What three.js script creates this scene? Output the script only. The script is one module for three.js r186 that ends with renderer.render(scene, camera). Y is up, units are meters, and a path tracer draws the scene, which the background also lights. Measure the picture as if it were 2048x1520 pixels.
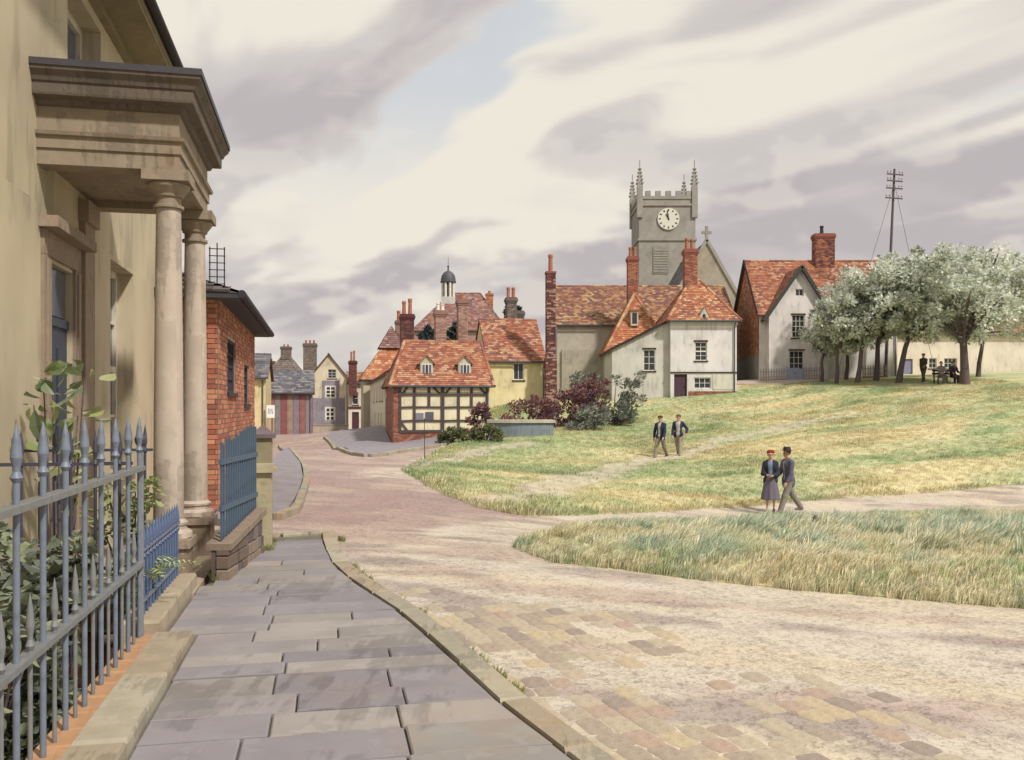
import * as THREE from 'three';
import { mergeGeometries } from 'three/addons/utils/BufferGeometryUtils.js';

// ───────────────────────── camera, sky, sun, exposure ─────────────────────────
const W = 2048, H = 1520, F = 1800, HZ = 815, EYE = 1.65;      // lens in pixels, horizon row, eye height
const scene = new THREE.Scene();
const camera = new THREE.PerspectiveCamera(2 * Math.atan(H / 2 / F) * 180 / Math.PI, W / H, 0.1, 2500);
camera.position.set(0, EYE, 0);
camera.lookAt(0, EYE, -10);
camera.setViewOffset(W, H, 0, -(HZ - H / 2), W, H);            // shift lens: verticals stay upright

function hash2(x, y) { let h = Math.imul(x | 0, 374761393) ^ Math.imul(y | 0, 668265263); h = Math.imul(h ^ (h >>> 13), 1274126177); return ((h ^ (h >>> 16)) >>> 0) / 4294967296; }
function vnoise(x, y, per = 0) {
  let xi = Math.floor(x), yi = Math.floor(y); const fx = x - xi, fy = y - yi;
  const u = fx * fx * (3 - 2 * fx), v = fy * fy * (3 - 2 * fy);
  let x1 = xi + 1, y1 = yi + 1;
  if (per) { const m = a => ((a % per) + per) % per; xi = m(xi); x1 = m(x1); yi = m(yi); y1 = m(y1); }
  const a = hash2(xi, yi), b = hash2(x1, yi), c = hash2(xi, y1), d = hash2(x1, y1);
  return a + (b - a) * u + (c - a) * v + (a - b - c + d) * u * v;
}
function fbm(x, y, o = 4) { let s = 0, a = 0.5, t = 0; for (let i = 0; i < o; i++) { s += a * vnoise(x + i * 17.3, y + i * 9.1); t += a; x *= 2.03; y *= 2.03; a *= 0.5; } return s / t; }
const clamp = (x, a = 0, b = 1) => Math.min(b, Math.max(a, x));
const smooth = (a, b, x) => { const t = clamp((x - a) / (b - a)); return t * t * (3 - 2 * t); };
const mix = (a, b, t) => a + (b - a) * t;
const mix3 = (a, b, t) => [mix(a[0], b[0], t), mix(a[1], b[1], t), mix(a[2], b[2], t)];
const lin = v => { v /= 255; return v <= 0.04045 ? v / 12.92 : Math.pow((v + 0.055) / 1.055, 2.4); };
const S = (r, g, b, k = 1) => [lin(r) * k, lin(g) * k, lin(b) * k];       // picture colour to linear
const A = (r, g, b, k = 0.62) => S(r, g, b, k);                           // base colour of a thing
function rng(seed) { let s = seed >>> 0; return () => { s = (s + 0x6D2B79F5) >>> 0; let t = s; t = Math.imul(t ^ (t >>> 15), t | 1); t ^= t + Math.imul(t ^ (t >>> 7), t | 61); return ((t ^ (t >>> 14)) >>> 0) / 4294967296; }; }

// streaky broken overcast, cloud streets that run towards the horizon half left
const EXPOSURE = 1.55;
{
  const w = 2048, h = 1024, data = new Float32Array(w * h * 4);
  const SKY = [14.2, 7.7, 6.6, 33], az0 = -34 * Math.PI / 180, ux = Math.sin(az0), uz = -Math.cos(az0), vx = -uz, vz = ux;
  const pale = S(238, 232, 219), grey = S(208, 202, 199), dark = S(189, 182, 184), blue = S(184, 196, 214);
  for (let j = 0; j < h; j++) for (let i = 0; i < w; i++) {
    const el = (j + 0.5) / h * Math.PI - Math.PI / 2, az = ((i + 0.5) / w - 0.5) * 2 * Math.PI;
    // equirect: u = atan2(dir.z, dir.x)/2pi + .5
    const dx = Math.cos(el) * Math.cos(az), dz = Math.cos(el) * Math.sin(az), dy = Math.sin(el);
    let c; if (dy < -0.1) { const o = (j * w + i) * 4, g = S(150, 145, 130); data[o] = g[0] / EXPOSURE; data[o + 1] = g[1] / EXPOSURE; data[o + 2] = g[2] / EXPOSURE; data[o + 3] = 1; continue; }
    const e = Math.max(dy, 0.0) + 0.07, px = dx / e, pz = dz / e;
    let s = px * ux + pz * uz, q = px * vx + pz * vz;
    s += (fbm(s * 0.4 + 3, q * 0.9 + 7, 3) - 0.5) * 1.8; q += (fbm(s * 0.45 + 31, q * 0.8 + 1, 4) - 0.5) * 0.9;
    const band = fbm(s * 0.30 + 5.2, q * 1.75 + SKY[0], 5), fine = fbm(s * 1.5 + 40, q * 5.0 + 11, 5), big = fbm(px * 0.25 + SKY[1], pz * 0.25 + SKY[2], 3), puff = fbm(s * 0.8 + SKY[3], q * 2.4 + 13, 5), curd = fbm(s * 1.1 + 7, q * 2.2 + 19, 6);
    const d = clamp((band * 0.95 + fine * 0.60 + curd * 0.42 + big * 0.55 - 1.27) * 2.4 + 0.63);
    c = mix3(pale, grey, smooth(0.28, 0.66, d)); c = mix3(c, dark, smooth(0.66, 1.05, d));
    c = mix3(c, blue, smooth(0.555, 0.64, puff) * smooth(0.62, 0.36, d) * smooth(0.18, 0.36, dy) * 0.6);
    const rag = smooth(0.58, 0.66, fbm(dx * 13 + dz * 6 + 3, dy * 26 + 5 + dz * 3, 6)); c = mix3(c, pale, rag * 0.55 * smooth(0.5, 0.05, dy));
    c = mix3(c, grey, smooth(0.50, 0.64, fbm(dx * 6 + 9, dy * 15 + dz * 4 + 2, 5)) * smooth(0.30, 0.08, dy) * 0.8);
    if (dy < 0) c = mix3(c, S(150, 145, 130), smooth(0, -0.08, dy));
    const o = (j * w + i) * 4;
    data[o] = c[0] / EXPOSURE; data[o + 1] = c[1] / EXPOSURE; data[o + 2] = c[2] / EXPOSURE; data[o + 3] = 1;
  }
  const t = new THREE.DataTexture(data, w, h, THREE.RGBAFormat, THREE.FloatType);
  t.mapping = THREE.EquirectangularReflectionMapping; t.magFilter = t.minFilter = THREE.LinearFilter; t.wrapS = THREE.RepeatWrapping; t.needsUpdate = true;
  scene.background = t; scene.environment = t;
}
const sun = new THREE.DirectionalLight(0xfff7ed, 2.5);
sun.position.set(52, 78, 52); sun.target.position.set(0, 0, -30);
sun.position.add(sun.target.position);
sun.castShadow = true; sun.shadow.radius = 7; sun.shadow.mapSize.set(4096, 4096);
Object.assign(sun.shadow.camera, { left: -80, right: 80, top: 80, bottom: -80, near: 1, far: 300 });
scene.add(sun, sun.target);

const renderer = new THREE.WebGLRenderer({ antialias: true });
renderer.setSize(1024, 760);
renderer.toneMapping = THREE.LinearToneMapping;
renderer.toneMappingExposure = EXPOSURE;
renderer.shadowMap.enabled = true;

// ───────────────────────── helpers ─────────────────────────
const V = (x, y, z) => new THREE.Vector3(x, y, z);
const P = (px, py, D) => V((px - 1024) / F * D, EYE - (py - HZ) / F * D, -D);
const TH = Math.atan((1024 - 650) / F), SN = Math.sin(TH), CS = Math.cos(TH);   // street direction
const ST = (a, t, y = 0) => V(CS * a - SN * t, y, -(SN * a + CS * t));          // a metres beside the viewer, t metres along the street

// textures: tileable grain, values only (stone, plaster, wood, gravel)
function grain(size, fn) {
  const data = new Uint8Array(size * size * 4); let sum = 0, cnt = 0;
  for (let j = 0; j < 64; j++) for (let i = 0; i < 64; i++) { const v = fn(i / 64 + 0.003, j / 64 + 0.003); sum += Array.isArray(v) ? (v[0] + v[1] + v[2]) / 3 : v; cnt++; }
  const nk = 0.88 / (sum / cnt);
  for (let j = 0; j < size; j++) for (let i = 0; i < size; i++) {
    const v = fn(i / size, j / size), o = (j * size + i) * 4, a = Array.isArray(v) ? v : [v, v, v];
    for (let k = 0; k < 3; k++) { const x = clamp(a[k] * nk); data[o + k] = Math.round(255 * (x <= 0.0031308 ? 12.92 * x : 1.055 * Math.pow(x, 1 / 2.4) - 0.055)); }
    data[o + 3] = 255;
  }
  const t = new THREE.DataTexture(data, size, size); t.wrapS = t.wrapT = THREE.RepeatWrapping; t.magFilter = THREE.LinearFilter; t.minFilter = THREE.LinearMipmapLinearFilter; t.generateMipmaps = true;
  t.colorSpace = THREE.SRGBColorSpace; t.needsUpdate = true; return t;
}
const pf = (u, v, f, o = 4) => { let s = 0, a = 0.5, t = 0; for (let i = 0; i < o; i++) { s += a * vnoise(u * f, v * f, f); t += a; f *= 2; a *= 0.55; } return s / t; };
const TEX = {
  plaster: grain(1024, (u, v) => { const ck = 1 - 0.22 * smooth(0.007, 0.002, Math.abs(pf(u + 0.2, v + 0.6, 5, 5) - 0.5)) * smooth(0.5, 0.6, pf(u + 0.4, v, 3, 2)), rn = smooth(0.56, 0.70, pf(u, v * 0.125, 24, 4) * 0.7 + pf(u + 0.5, v + 0.2, 5, 4) * 0.3); const n = pf(u, v, 4, 7), m = pf(u + 0.3, v + 0.7, 3, 3), s = pf(u, v * 0.25, 16, 4); const k = 0.72 + 0.22 * n + 0.2 * (m - 0.5) + 0.14 * (s - 0.5) - 0.14 * rn, kk = k * ck; return [kk, kk * 0.99, kk * 0.97]; }),
  aged: grain(1024, (u, v) => { const n = pf(u, v, 8, 7), m = pf(u + 0.1, v + 0.4, 4, 5), run = pf(u, v * 0.125, 32, 4), gr = smooth(0.52, 0.66, m * 0.6 + run * 0.4 + (n - 0.5) * 0.5), ch = smooth(0.66, 0.70, pf(u + 0.3, v + 0.2, 24, 4)); const k = 0.74 + 0.3 * (n - 0.5) - 0.22 * gr + 0.08 * ch, w = smooth(0.55, 0.7, pf(u + 0.7, v + 0.3, 5, 4)); return [k * (1 + 0.05 * w), k * (0.985 - 0.01 * w), k * (0.955 - 0.07 * w)]; }),
  stone: grain(512, (u, v) => { const n = pf(u, v, 6, 7), m = pf(u + 0.1, v + 0.4, 3, 4), s = smooth(0.62, 0.75, pf(u + 0.5, v, 12, 4)); const k = 0.62 + 0.36 * n + 0.25 * (m - 0.5) - 0.05 * s; return [k, k * 0.985, k * 0.96]; }),
  gravel: grain(1024, (u, v) => { const n = pf(u, v, 96, 3), m = pf(u, v, 6, 5), g = pf(u + 0.2, v + 0.1, 40, 3), st = smooth(0.63, 0.70, g); const k = 0.55 + 0.42 * n + 0.28 * (m - 0.5) + 0.16 * st - 0.14 * smooth(0.36, 0.30, g); return [k, k * 0.985, k * 0.955]; }),
  wood: grain(256, (u, v) => 0.62 + 0.4 * pf(u * 1, v * 0.125, 32, 4) * 1 + 0.12 * (pf(u, v, 4, 3) - 0.5)),
  iron: grain(256, (u, v) => 0.65 + 0.4 * pf(u, v, 8, 5)),
  cloth: grain(256, (u, v) => 0.75 + 0.3 * pf(u, v, 10, 5)),
  earth: grain(512, (u, v) => { const n = pf(u, v, 8, 7); const k = 0.5 + 0.6 * n; return [k, k * 0.98, k * 0.92]; }),
};
const texCache = {};
function tx(name, metres) { const k = name + metres; if (!texCache[k]) { const t = TEX[name].clone(); t.repeat.set(1 / metres, 1 / metres); t.needsUpdate = true; texCache[k] = t; } return texCache[k]; }
function M(c, o = {}) {
  const m = new (o.physical ? THREE.MeshPhysicalMaterial : THREE.MeshStandardMaterial)({ roughness: o.rough ?? 0.9, metalness: o.metal ?? 0 });
  if (c) m.color.setRGB(c[0], c[1], c[2]); else m.vertexColors = true;
  if (o.tex) { m.map = tx(o.tex, o.size ?? 1.5); if (o.bump) { m.bumpMap = m.map; m.bumpScale = o.bump; } }
  if (o.through) { m.transmission = o.through; m.thickness = 0; }
  m.side = THREE.DoubleSide;
  return m;
}
// mesh builder: triangles with uv in metres and a colour for each piece
class MB {
  constructor() { this.p = []; this.n = []; this.u = []; this.c = []; this.col = [1, 1, 1]; }
  vert(v, n, ax) {
    this.p.push(v.x, v.y, v.z); this.n.push(n.x, n.y, n.z); this.c.push(...this.col);
    if (ax === 0) this.u.push(v.z, v.y); else if (ax === 1) this.u.push(v.x, v.z); else this.u.push(v.x, v.y);
  }
  tri(a, b, c, na, nb, nc) {
    const f = b.clone().sub(a).cross(c.clone().sub(a)).normalize(), x = Math.abs(f.x), y = Math.abs(f.y), z = Math.abs(f.z), ax = y >= x && y >= z ? 1 : x > z ? 0 : 2;
    this.vert(a, na || f, ax); this.vert(b, nb || f, ax); this.vert(c, nc || f, ax); return this;
  }
  quad(a, b, c, d) { this.tri(a, b, c); this.tri(a, c, d); return this; }
  poly(pts) { for (let i = 1; i < pts.length - 1; i++) this.tri(pts[0], pts[i], pts[i + 1]); return this; }
  box(x0, x1, y0, y1, z0, z1) {
    const q = (i, j, k) => V(i ? x1 : x0, j ? y1 : y0, k ? z1 : z0);
    this.quad(q(0, 0, 1), q(1, 0, 1), q(1, 1, 1), q(0, 1, 1)); this.quad(q(1, 0, 0), q(0, 0, 0), q(0, 1, 0), q(1, 1, 0));
    this.quad(q(0, 0, 0), q(0, 0, 1), q(0, 1, 1), q(0, 1, 0)); this.quad(q(1, 0, 1), q(1, 0, 0), q(1, 1, 0), q(1, 1, 1));
    this.quad(q(0, 1, 1), q(1, 1, 1), q(1, 1, 0), q(0, 1, 0)); this.quad(q(0, 0, 0), q(1, 0, 0), q(1, 0, 1), q(0, 0, 1)); return this;
  }
  // beam of rectangular section from a to b; side gives the width direction
  beam(a, b, w, h, side) {
    const d = b.clone().sub(a).normalize(); let s = side ? side.clone() : (Math.abs(d.y) > 0.9 ? V(1, 0, 0) : V(0, 1, 0).cross(d)); s.addScaledVector(d, -s.dot(d)).normalize();
    const t = d.clone().cross(s).normalize(); const q = (e, i, j) => e.clone().addScaledVector(s, i * w / 2).addScaledVector(t, j * h / 2);
    const A0 = [q(a, -1, -1), q(a, 1, -1), q(a, 1, 1), q(a, -1, 1)], B0 = [q(b, -1, -1), q(b, 1, -1), q(b, 1, 1), q(b, -1, 1)];
    for (let i = 0; i < 4; i++) { const j = (i + 1) % 4; this.quad(A0[i], A0[j], B0[j], B0[i]); }
    this.quad(A0[3], A0[2], A0[1], A0[0]); this.quad(B0[0], B0[1], B0[2], B0[3]); return this;
  }
  // prism on a ground quad: pts = 4 top corners in order; bottom h below; top edges chamfered by b
  slab(pts, h, b = 0.012) {
    const cx = pts.reduce((s, p) => s.clone().add(p), V(0, 0, 0)).multiplyScalar(1 / pts.length), n = pts.length;
    const inn = pts.map(p => { const d = cx.clone().sub(p); d.y = 0; return p.clone().addScaledVector(d.normalize(), b * 1.4); });
    const mid = pts.map(p => p.clone().setY(p.y - b)), bot = pts.map(p => p.clone().setY(p.y - h));
    const up = pts[1].clone().sub(pts[0]).cross(pts[2].clone().sub(pts[0])).y > 0;
    const Q = (a, c, d, e) => up ? this.quad(a, c, d, e) : this.quad(e, d, c, a);
    up ? this.poly(inn) : this.poly([...inn].reverse());
    for (let i = 0; i < n; i++) { const j = (i + 1) % n; Q(mid[i], mid[j], inn[j], inn[i]); Q(bot[i], bot[j], mid[j], mid[i]); } return this;
  }
  cyl(a, b, r0, r1, seg = 10, caps = true) {
    const d = b.clone().sub(a).normalize(), s = (Math.abs(d.y) > 0.9 ? V(1, 0, 0) : V(0, 1, 0)).cross(d).normalize(), t = d.clone().cross(s);
    const dir = i => { const g = i / seg * Math.PI * 2; return s.clone().multiplyScalar(Math.cos(g)).addScaledVector(t, Math.sin(g)); };
    for (let i = 0; i < seg; i++) {
      const n0 = dir(i), n1 = dir(i + 1), a0 = a.clone().addScaledVector(n0, r0), a1 = a.clone().addScaledVector(n1, r0), b0 = b.clone().addScaledVector(n0, r1), b1 = b.clone().addScaledVector(n1, r1);
      this.tri(a0, a1, b1, n0, n1, n1); this.tri(a0, b1, b0, n0, n1, n0);
      if (caps) { this.tri(b, b0, b1); this.tri(a, a1, a0); }
    } return this;
  }
  tube(pts, rads, seg = 8) { for (let i = 0; i < pts.length - 1; i++) this.cyl(pts[i], pts[i + 1], rads[i], rads[i + 1], seg, i === 0 || i === pts.length - 2); return this; }
  lathe(prof, c, seg = 24) { // prof: [r, y]
    for (let k = 0; k < prof.length - 1; k++) {
      const [r0, y0] = prof[k], [r1, y1] = prof[k + 1], l = Math.hypot(r1 - r0, y1 - y0) || 1, nr = (y1 - y0) / l, ny = -(r1 - r0) / l;
      for (let i = 0; i < seg; i++) {
        const g0 = i / seg * Math.PI * 2, g1 = (i + 1) / seg * Math.PI * 2, q = (g, r, y) => V(c.x + Math.cos(g) * r, c.y + y, c.z - Math.sin(g) * r), nn = g => V(Math.cos(g) * nr, ny, -Math.sin(g) * nr);
        const a = q(g0, r0, y0), b = q(g1, r0, y0), d = q(g1, r1, y1), e = q(g0, r1, y1), n0 = nn(g0), n1 = nn(g1);
        if (r0 > 1e-6) this.tri(a, b, d, n0, n1, n1); if (r1 > 1e-6) this.tri(a, d, e, n0, n1, n0);
      }
    } return this;
  }
  geo(g, mtx) {
    const h = g.index ? g.toNonIndexed() : g.clone(); if (mtx) h.applyMatrix4(mtx);
    const p = h.attributes.position, n = h.attributes.normal;
    for (let i = 0; i < p.count; i++) { const nv = V(n.getX(i), n.getY(i), n.getZ(i)), x = Math.abs(nv.x), y = Math.abs(nv.y), z = Math.abs(nv.z); this.vert(V(p.getX(i), p.getY(i), p.getZ(i)), nv, y >= x && y >= z ? 1 : x > z ? 0 : 2); } return this;
  }
  geometry() {
    const g = new THREE.BufferGeometry();
    g.setAttribute('position', new THREE.Float32BufferAttribute(this.p, 3)); g.setAttribute('normal', new THREE.Float32BufferAttribute(this.n, 3));
    g.setAttribute('uv', new THREE.Float32BufferAttribute(this.u, 2)); g.setAttribute('color', new THREE.Float32BufferAttribute(this.c, 3)); return g;
  }
  build(name, mat, parent = scene) { return mesh(name, this.geometry(), mat, parent); }
}
const taken = {};
function numbered(n) { taken[n] = (taken[n] || 0) + 1; return taken[n] === 1 ? n : n + '_' + String(taken[n] - 1).padStart(3, '0'); }
function mesh(name, g, mat, parent = scene) {
  const m = new THREE.Mesh(g, mat); m.name = parent === scene ? numbered(name) : name; m.castShadow = m.receiveShadow = true; parent.add(m); return m;
}
function tag(o, label, category, group, kind) { if (label) o.userData.label = label; if (category) o.userData.category = category; if (group) o.userData.group = group; if (kind) o.userData.kind = kind; return o; }
function thing(name, label, category, pos, yaw = 0, group) { const g = new THREE.Group(); g.name = numbered(name); g.position.copy(pos); g.rotation.y = yaw; scene.add(g); return tag(g, label, category, group); }
function struct(o, label) { o.userData.kind = 'structure'; if (label) o.userData.label = label; return o; }

// ───────────────────────── terrain ─────────────────────────
// smooth surface through spot heights [x, depth, height] (thin plate)
const spots = [];
for (const x of [-6, -2, 2, 7, 13]) for (const d of [-4, 0, 4, 7.5]) spots.push([x, d, 0]);
const spot = (px, py, D) => { const p = P(px, py, D); spots.push([p.x, D, p.y]); };
spot(1560, 1030, 22.3); spot(1985, 1003, 24); spot(1985, 1120, 11.8); spot(1500, 1105, 12.6); spot(1250, 1040, 16.5); spot(1000, 1040, 14.4); spot(1040, 1085, 10.8);
spot(700, 1000, 16.4); spot(810, 940, 24); spot(900, 995, 17.2); spot(560, 990, 17.2); spot(600, 900, 34.5); spot(640, 872, 60); spot(620, 866, 68); spot(660, 862, 80); spot(540, 871, 62);
spot(790, 891, 44); spot(900, 884, 43); spot(735, 913, 32); spot(1335, 918, 35); spot(1270, 858, 43); spot(1340, 802, 49.5); spot(1240, 813, 49.5); spot(1440, 796, 49.5); spot(1480, 770, 53); spot(1640, 768, 52); spot(1850, 766, 50); spot(1990, 767, 48);
spot(1985, 940, 27); spot(1700, 900, 31); spot(1900, 845, 35.5); spot(1500, 950, 28); spot(1000, 885, 37); spot(1100, 868, 39); spot(1050, 800, 50); spot(1180, 790, 58); spot(1560, 762, 58);
spots.push([-14, 30, -0.05], [-20, 60, -0.2], [-30, 90, -0.6], [-18, 95, -0.6], [0, 95, 1.2], [20, 90, 4], [35, 70, 4.3], [32, 40, 2.4], [25, 20, -0.4], [22, 5, 0], [-15, 10, 0]);
const tps = (() => {
  const n = spots.length, N = n + 3, U = r2 => r2 < 1e-9 ? 0 : r2 * Math.log(r2) * 0.5, Am = [];
  for (let i = 0; i < N; i++) { Am.push(new Float64Array(N + 1)); }
  for (let i = 0; i < n; i++) { for (let j = 0; j < n; j++) Am[i][j] = U((spots[i][0] - spots[j][0]) ** 2 + (spots[i][1] - spots[j][1]) ** 2); Am[i][i] += 6; Am[i][n] = 1; Am[i][n + 1] = spots[i][0]; Am[i][n + 2] = spots[i][1]; Am[n][i] = 1; Am[n + 1][i] = spots[i][0]; Am[n + 2][i] = spots[i][1]; Am[i][N] = spots[i][2]; }
  for (let c = 0; c < N; c++) { let p = c; for (let r = c + 1; r < N; r++) if (Math.abs(Am[r][c]) > Math.abs(Am[p][c])) p = r; [Am[c], Am[p]] = [Am[p], Am[c]]; for (let r = 0; r < N; r++) if (r !== c) { const f = Am[r][c] / Am[c][c]; if (f) for (let k = c; k <= N; k++) Am[r][k] -= f * Am[c][k]; } }
  const w = Am.map((r, i) => r[N] / r[i]);
  return (x, d) => { let s = w[n] + w[n + 1] * x + w[n + 2] * d; for (let i = 0; i < n; i++) s += w[i] * U((x - spots[i][0]) ** 2 + (d - spots[i][1]) ** 2); return s; };
})();
function ht(x, z) { // ground height
  const d = -z, cx = clamp(x, -32, 38), cd = clamp(d, -6, 98); let y = clamp(tps(cx, cd), -2, 6);
  const flat = smooth(9.5, 7.0, d); y = mix(y, 0, flat);
  return y;
}
const gpc = {};
function gp(px, py) { // where the sight line through a pixel meets the ground
  const k = px + '_' + py; if (gpc[k]) return gpc[k].clone();
  let prev = 2, s = -(py - HZ) / F, cx = (px - 1024) / F;
  for (let D = 2; D < 130; D += 0.25) { if (EYE + s * D < ht(cx * D, -D)) { let a = prev, b = D; for (let i = 0; i < 24; i++) { const m = (a + b) / 2; if (EYE + s * m < ht(cx * m, -m)) b = m; else a = m; } const r = V(cx * b, EYE + s * b, -b); gpc[k] = r; return r.clone(); } prev = D; }
  return P(px, py, 130);
}
const onGround = v => { v.y = ht(v.x, v.z); return v; };
function sdf(poly) { // signed distance to polygon of [x, z], negative inside
  return (x, z) => {
    let d = 1e9, inside = false;
    for (let i = 0, j = poly.length - 1; i < poly.length; j = i++) {
      const [ax, az] = poly[j], [bx, bz] = poly[i], ex = bx - ax, ez = bz - az, t = clamp(((x - ax) * ex + (z - az) * ez) / (ex * ex + ez * ez));
      d = Math.min(d, (x - ax - ex * t) ** 2 + (z - az - ez * t) ** 2);
      if ((az > z) !== (bz > z) && x < ax + (z - az) / (bz - az) * ex) inside = !inside;
    }
    return (inside ? -1 : 1) * Math.sqrt(d);
  };
}
const line = (a, b, n) => Array.from({ length: n + 1 }, (_, i) => a + (b - a) * i / n);
// a ground sheet: the part of a grid where f < 0, at height ht + off, with an edge that drops by skirt
function sheet(name, f, off, xs, zs, mat, colour, skirt, parent = scene) {
  const m = new MB(), nx = xs.length, nz = zs.length, fv = new Float64Array(nx * nz), yv = new Float64Array(nx * nz), cc = new Array(nx * nz);
  for (let j = 0; j < nz; j++) for (let i = 0; i < nx; i++) fv[j * nx + i] = f(xs[i], zs[j]);
  const offv = (x, z) => typeof off === 'function' ? off(x, z) : off;
  const pt = k => { if (!cc[k]) { const i = k % nx, j = (k / nx) | 0; yv[k] = ht(xs[i], zs[j]) + offv(xs[i], zs[j]); cc[k] = colour ? colour(xs[i], zs[j]) : [1, 1, 1]; } return { v: V(xs[k % nx], yv[k], zs[(k / nx) | 0]), f: fv[k], c: cc[k] }; };
  const cut = (a, b) => { const t = a.f / (a.f - b.f); return { v: a.v.clone().lerp(b.v, t), f: 0, c: mix3(a.c, b.c, t), e: true }; };
  const up = V(0, 1, 0);
  const put = (a, b, c) => { const n = b.v.clone().sub(a.v).cross(c.v.clone().sub(a.v)).normalize(); for (const q of [a, b, c]) { m.col = q.c; m.vert(q.v, nrm(q.v, n), 1); } };
  const nrm = (v, n) => { const e = 0.15, hx = ht(v.x + e, v.z) + offv(v.x + e, v.z) - ht(v.x - e, v.z) - offv(v.x - e, v.z), hz = ht(v.x, v.z + e) + offv(v.x, v.z + e) - ht(v.x, v.z - e) - offv(v.x, v.z - e); return V(-hx / (2 * e), 1, -hz / (2 * e)).normalize(); };
  const tri = (a, b, c) => {
    const t = [a, b, c], ins = t.filter(q => q.f < 0).length; if (!ins) return; if (ins === 3) return put(a, b, c);
    const out = []; for (let i = 0; i < 3; i++) { const p = t[i], q = t[(i + 1) % 3]; if (p.f < 0) out.push(p); if ((p.f < 0) !== (q.f < 0)) out.push(cut(p, q)); }
    for (let i = 1; i < out.length - 1; i++) put(out[0], out[i], out[i + 1]);
    const ed = out.filter(q => q.e); if (skirt && ed.length === 2) { m.col = ed[0].c; const a0 = ed[0].v, b0 = ed[1].v; m.quad(a0, b0, b0.clone().setY(b0.y - skirt), a0.clone().setY(a0.y - skirt)); }
  };
  for (let j = 0; j < nz - 1; j++) for (let i = 0; i < nx - 1; i++) {
    const k = j * nx + i; if (fv[k] >= 0 && fv[k + 1] >= 0 && fv[k + nx] >= 0 && fv[k + nx + 1] >= 0) continue;
    const a = pt(k), b = pt(k + 1), c = pt(k + nx + 1), d = pt(k + nx); tri(a, d, c); tri(a, c, b);
  }
  return m.build(name, mat, parent);
}
// ───────────────────────── ground, road, green, pavements ─────────────────────────
const g2 = (px, py) => { const p = gp(px, py); return [p.x, p.z]; };
const s2 = (a, t) => { const p = ST(a, t); return [p.x, p.z]; };
const areaHole = sdf([s2(-2.6, 0.5), s2(-1.30, 0.5), s2(-1.30, 7.86), s2(-2.6, 7.86)]);
const greenPoly = [g2(808, 942), g2(850, 965), g2(900, 993), g2(960, 1015), g2(1040, 1030), g2(1150, 1031), g2(1250, 1026), g2(1400, 1016), g2(1560, 1004), g2(1700, 994), g2(1985, 972), [16.5, -25.2], [30, -25], [60, -40], [60, -100], [-4, -100], [-3.6, -46], g2(905, 892), g2(872, 905), g2(838, 926)];
const islePoly = [g2(1030, 1092), g2(1060, 1108), g2(1110, 1125), g2(1240, 1138), g2(1400, 1160), g2(1600, 1180), g2(1800, 1197), g2(1985, 1212), [6, -6.9], [14, -6.0], [22, -9], [20, -18.5], g2(1985, 1032), g2(1850, 1032), g2(1700, 1037), g2(1560, 1046), g2(1400, 1054), g2(1250, 1062), g2(1150, 1070), g2(1080, 1077), g2(1042, 1084)];
const kerbLine = [[668, 1078], [675, 1105], [700, 1150], [745, 1185], [830, 1240], [960, 1350], [1050, 1432]].map(([x, y]) => g2(x, y)).concat([s2(1.36, 3.2), s2(1.75, 1), s2(2.4, -4)]);
const pavePoly = [...kerbLine, s2(-0.86, -4), s2(-0.86, 6.35), s2(-1.07, 6.4), s2(-1.07, 8.3), s2(-0.99, 8.4), s2(-0.72, 10.2), s2(-0.60, 10.75), g2(560, 1084)];
const farPavePoly = [g2(545, 1040), g2(575, 1030), g2(596, 995), g2(606, 962), g2(600, 930), g2(582, 906), g2(556, 893), s2(-1.5, 40), s2(-1.55, 13), s2(-1.1, 12.6)];
const cornerPoly = [g2(652, 876), g2(668, 891), g2(700, 907), g2(738, 914), g2(800, 905), g2(872, 894), g2(900, 889), s2(8.2, 44.3), s2(3.2, 44.4), s2(3.2, 70), s2(1.2, 70)];
const greenF = sdf(greenPoly), isleF = sdf(islePoly), paveF = sdf(pavePoly), farPaveF = sdf(farPavePoly), cornerF = sdf(cornerPoly);

{ // earth sheet under everything, to the horizon
  const grade = (a, b, fine, from) => { const o = []; let x = a, s = fine; while (x < b) { o.push(x); s = x > from ? s * 1.22 : fine; x += s; } o.push(b); return o; };
  const gx = grade(0, 1200, 0.6, 12), xs = [...gx.slice(1).reverse().map(v => -v), ...gx];
  const zs = [...grade(0, 1500, 0.7, 60).reverse().map(v => -v), 1, 2, 4, 8, 16, 40, 90];
  struct(sheet('ground', (x, z) => -Math.min(1, areaHole(x, z)), -0.16, xs, zs, M(A(150, 146, 112), { tex: 'earth', size: 3, bump: 0.02 }), null, 0), 'bare earth ground under the green and houses');
}
const roadA = A(226, 216, 201, 0.74), roadB = A(212, 190, 178, 0.70), roadC = A(196, 170, 164, 0.66), roadD = A(188, 173, 168, 0.62), roadE = A(228, 215, 192, 0.74);
const laneF = sdf([g2(700, 1075), g2(1000, 1045), g2(900, 1000), g2(812, 945), g2(900, 893), [0, -46], [-8, -75], [-22, -100], [-32, -100], [-20, -60], [-9, -20], g2(545, 1062)]);
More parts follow.
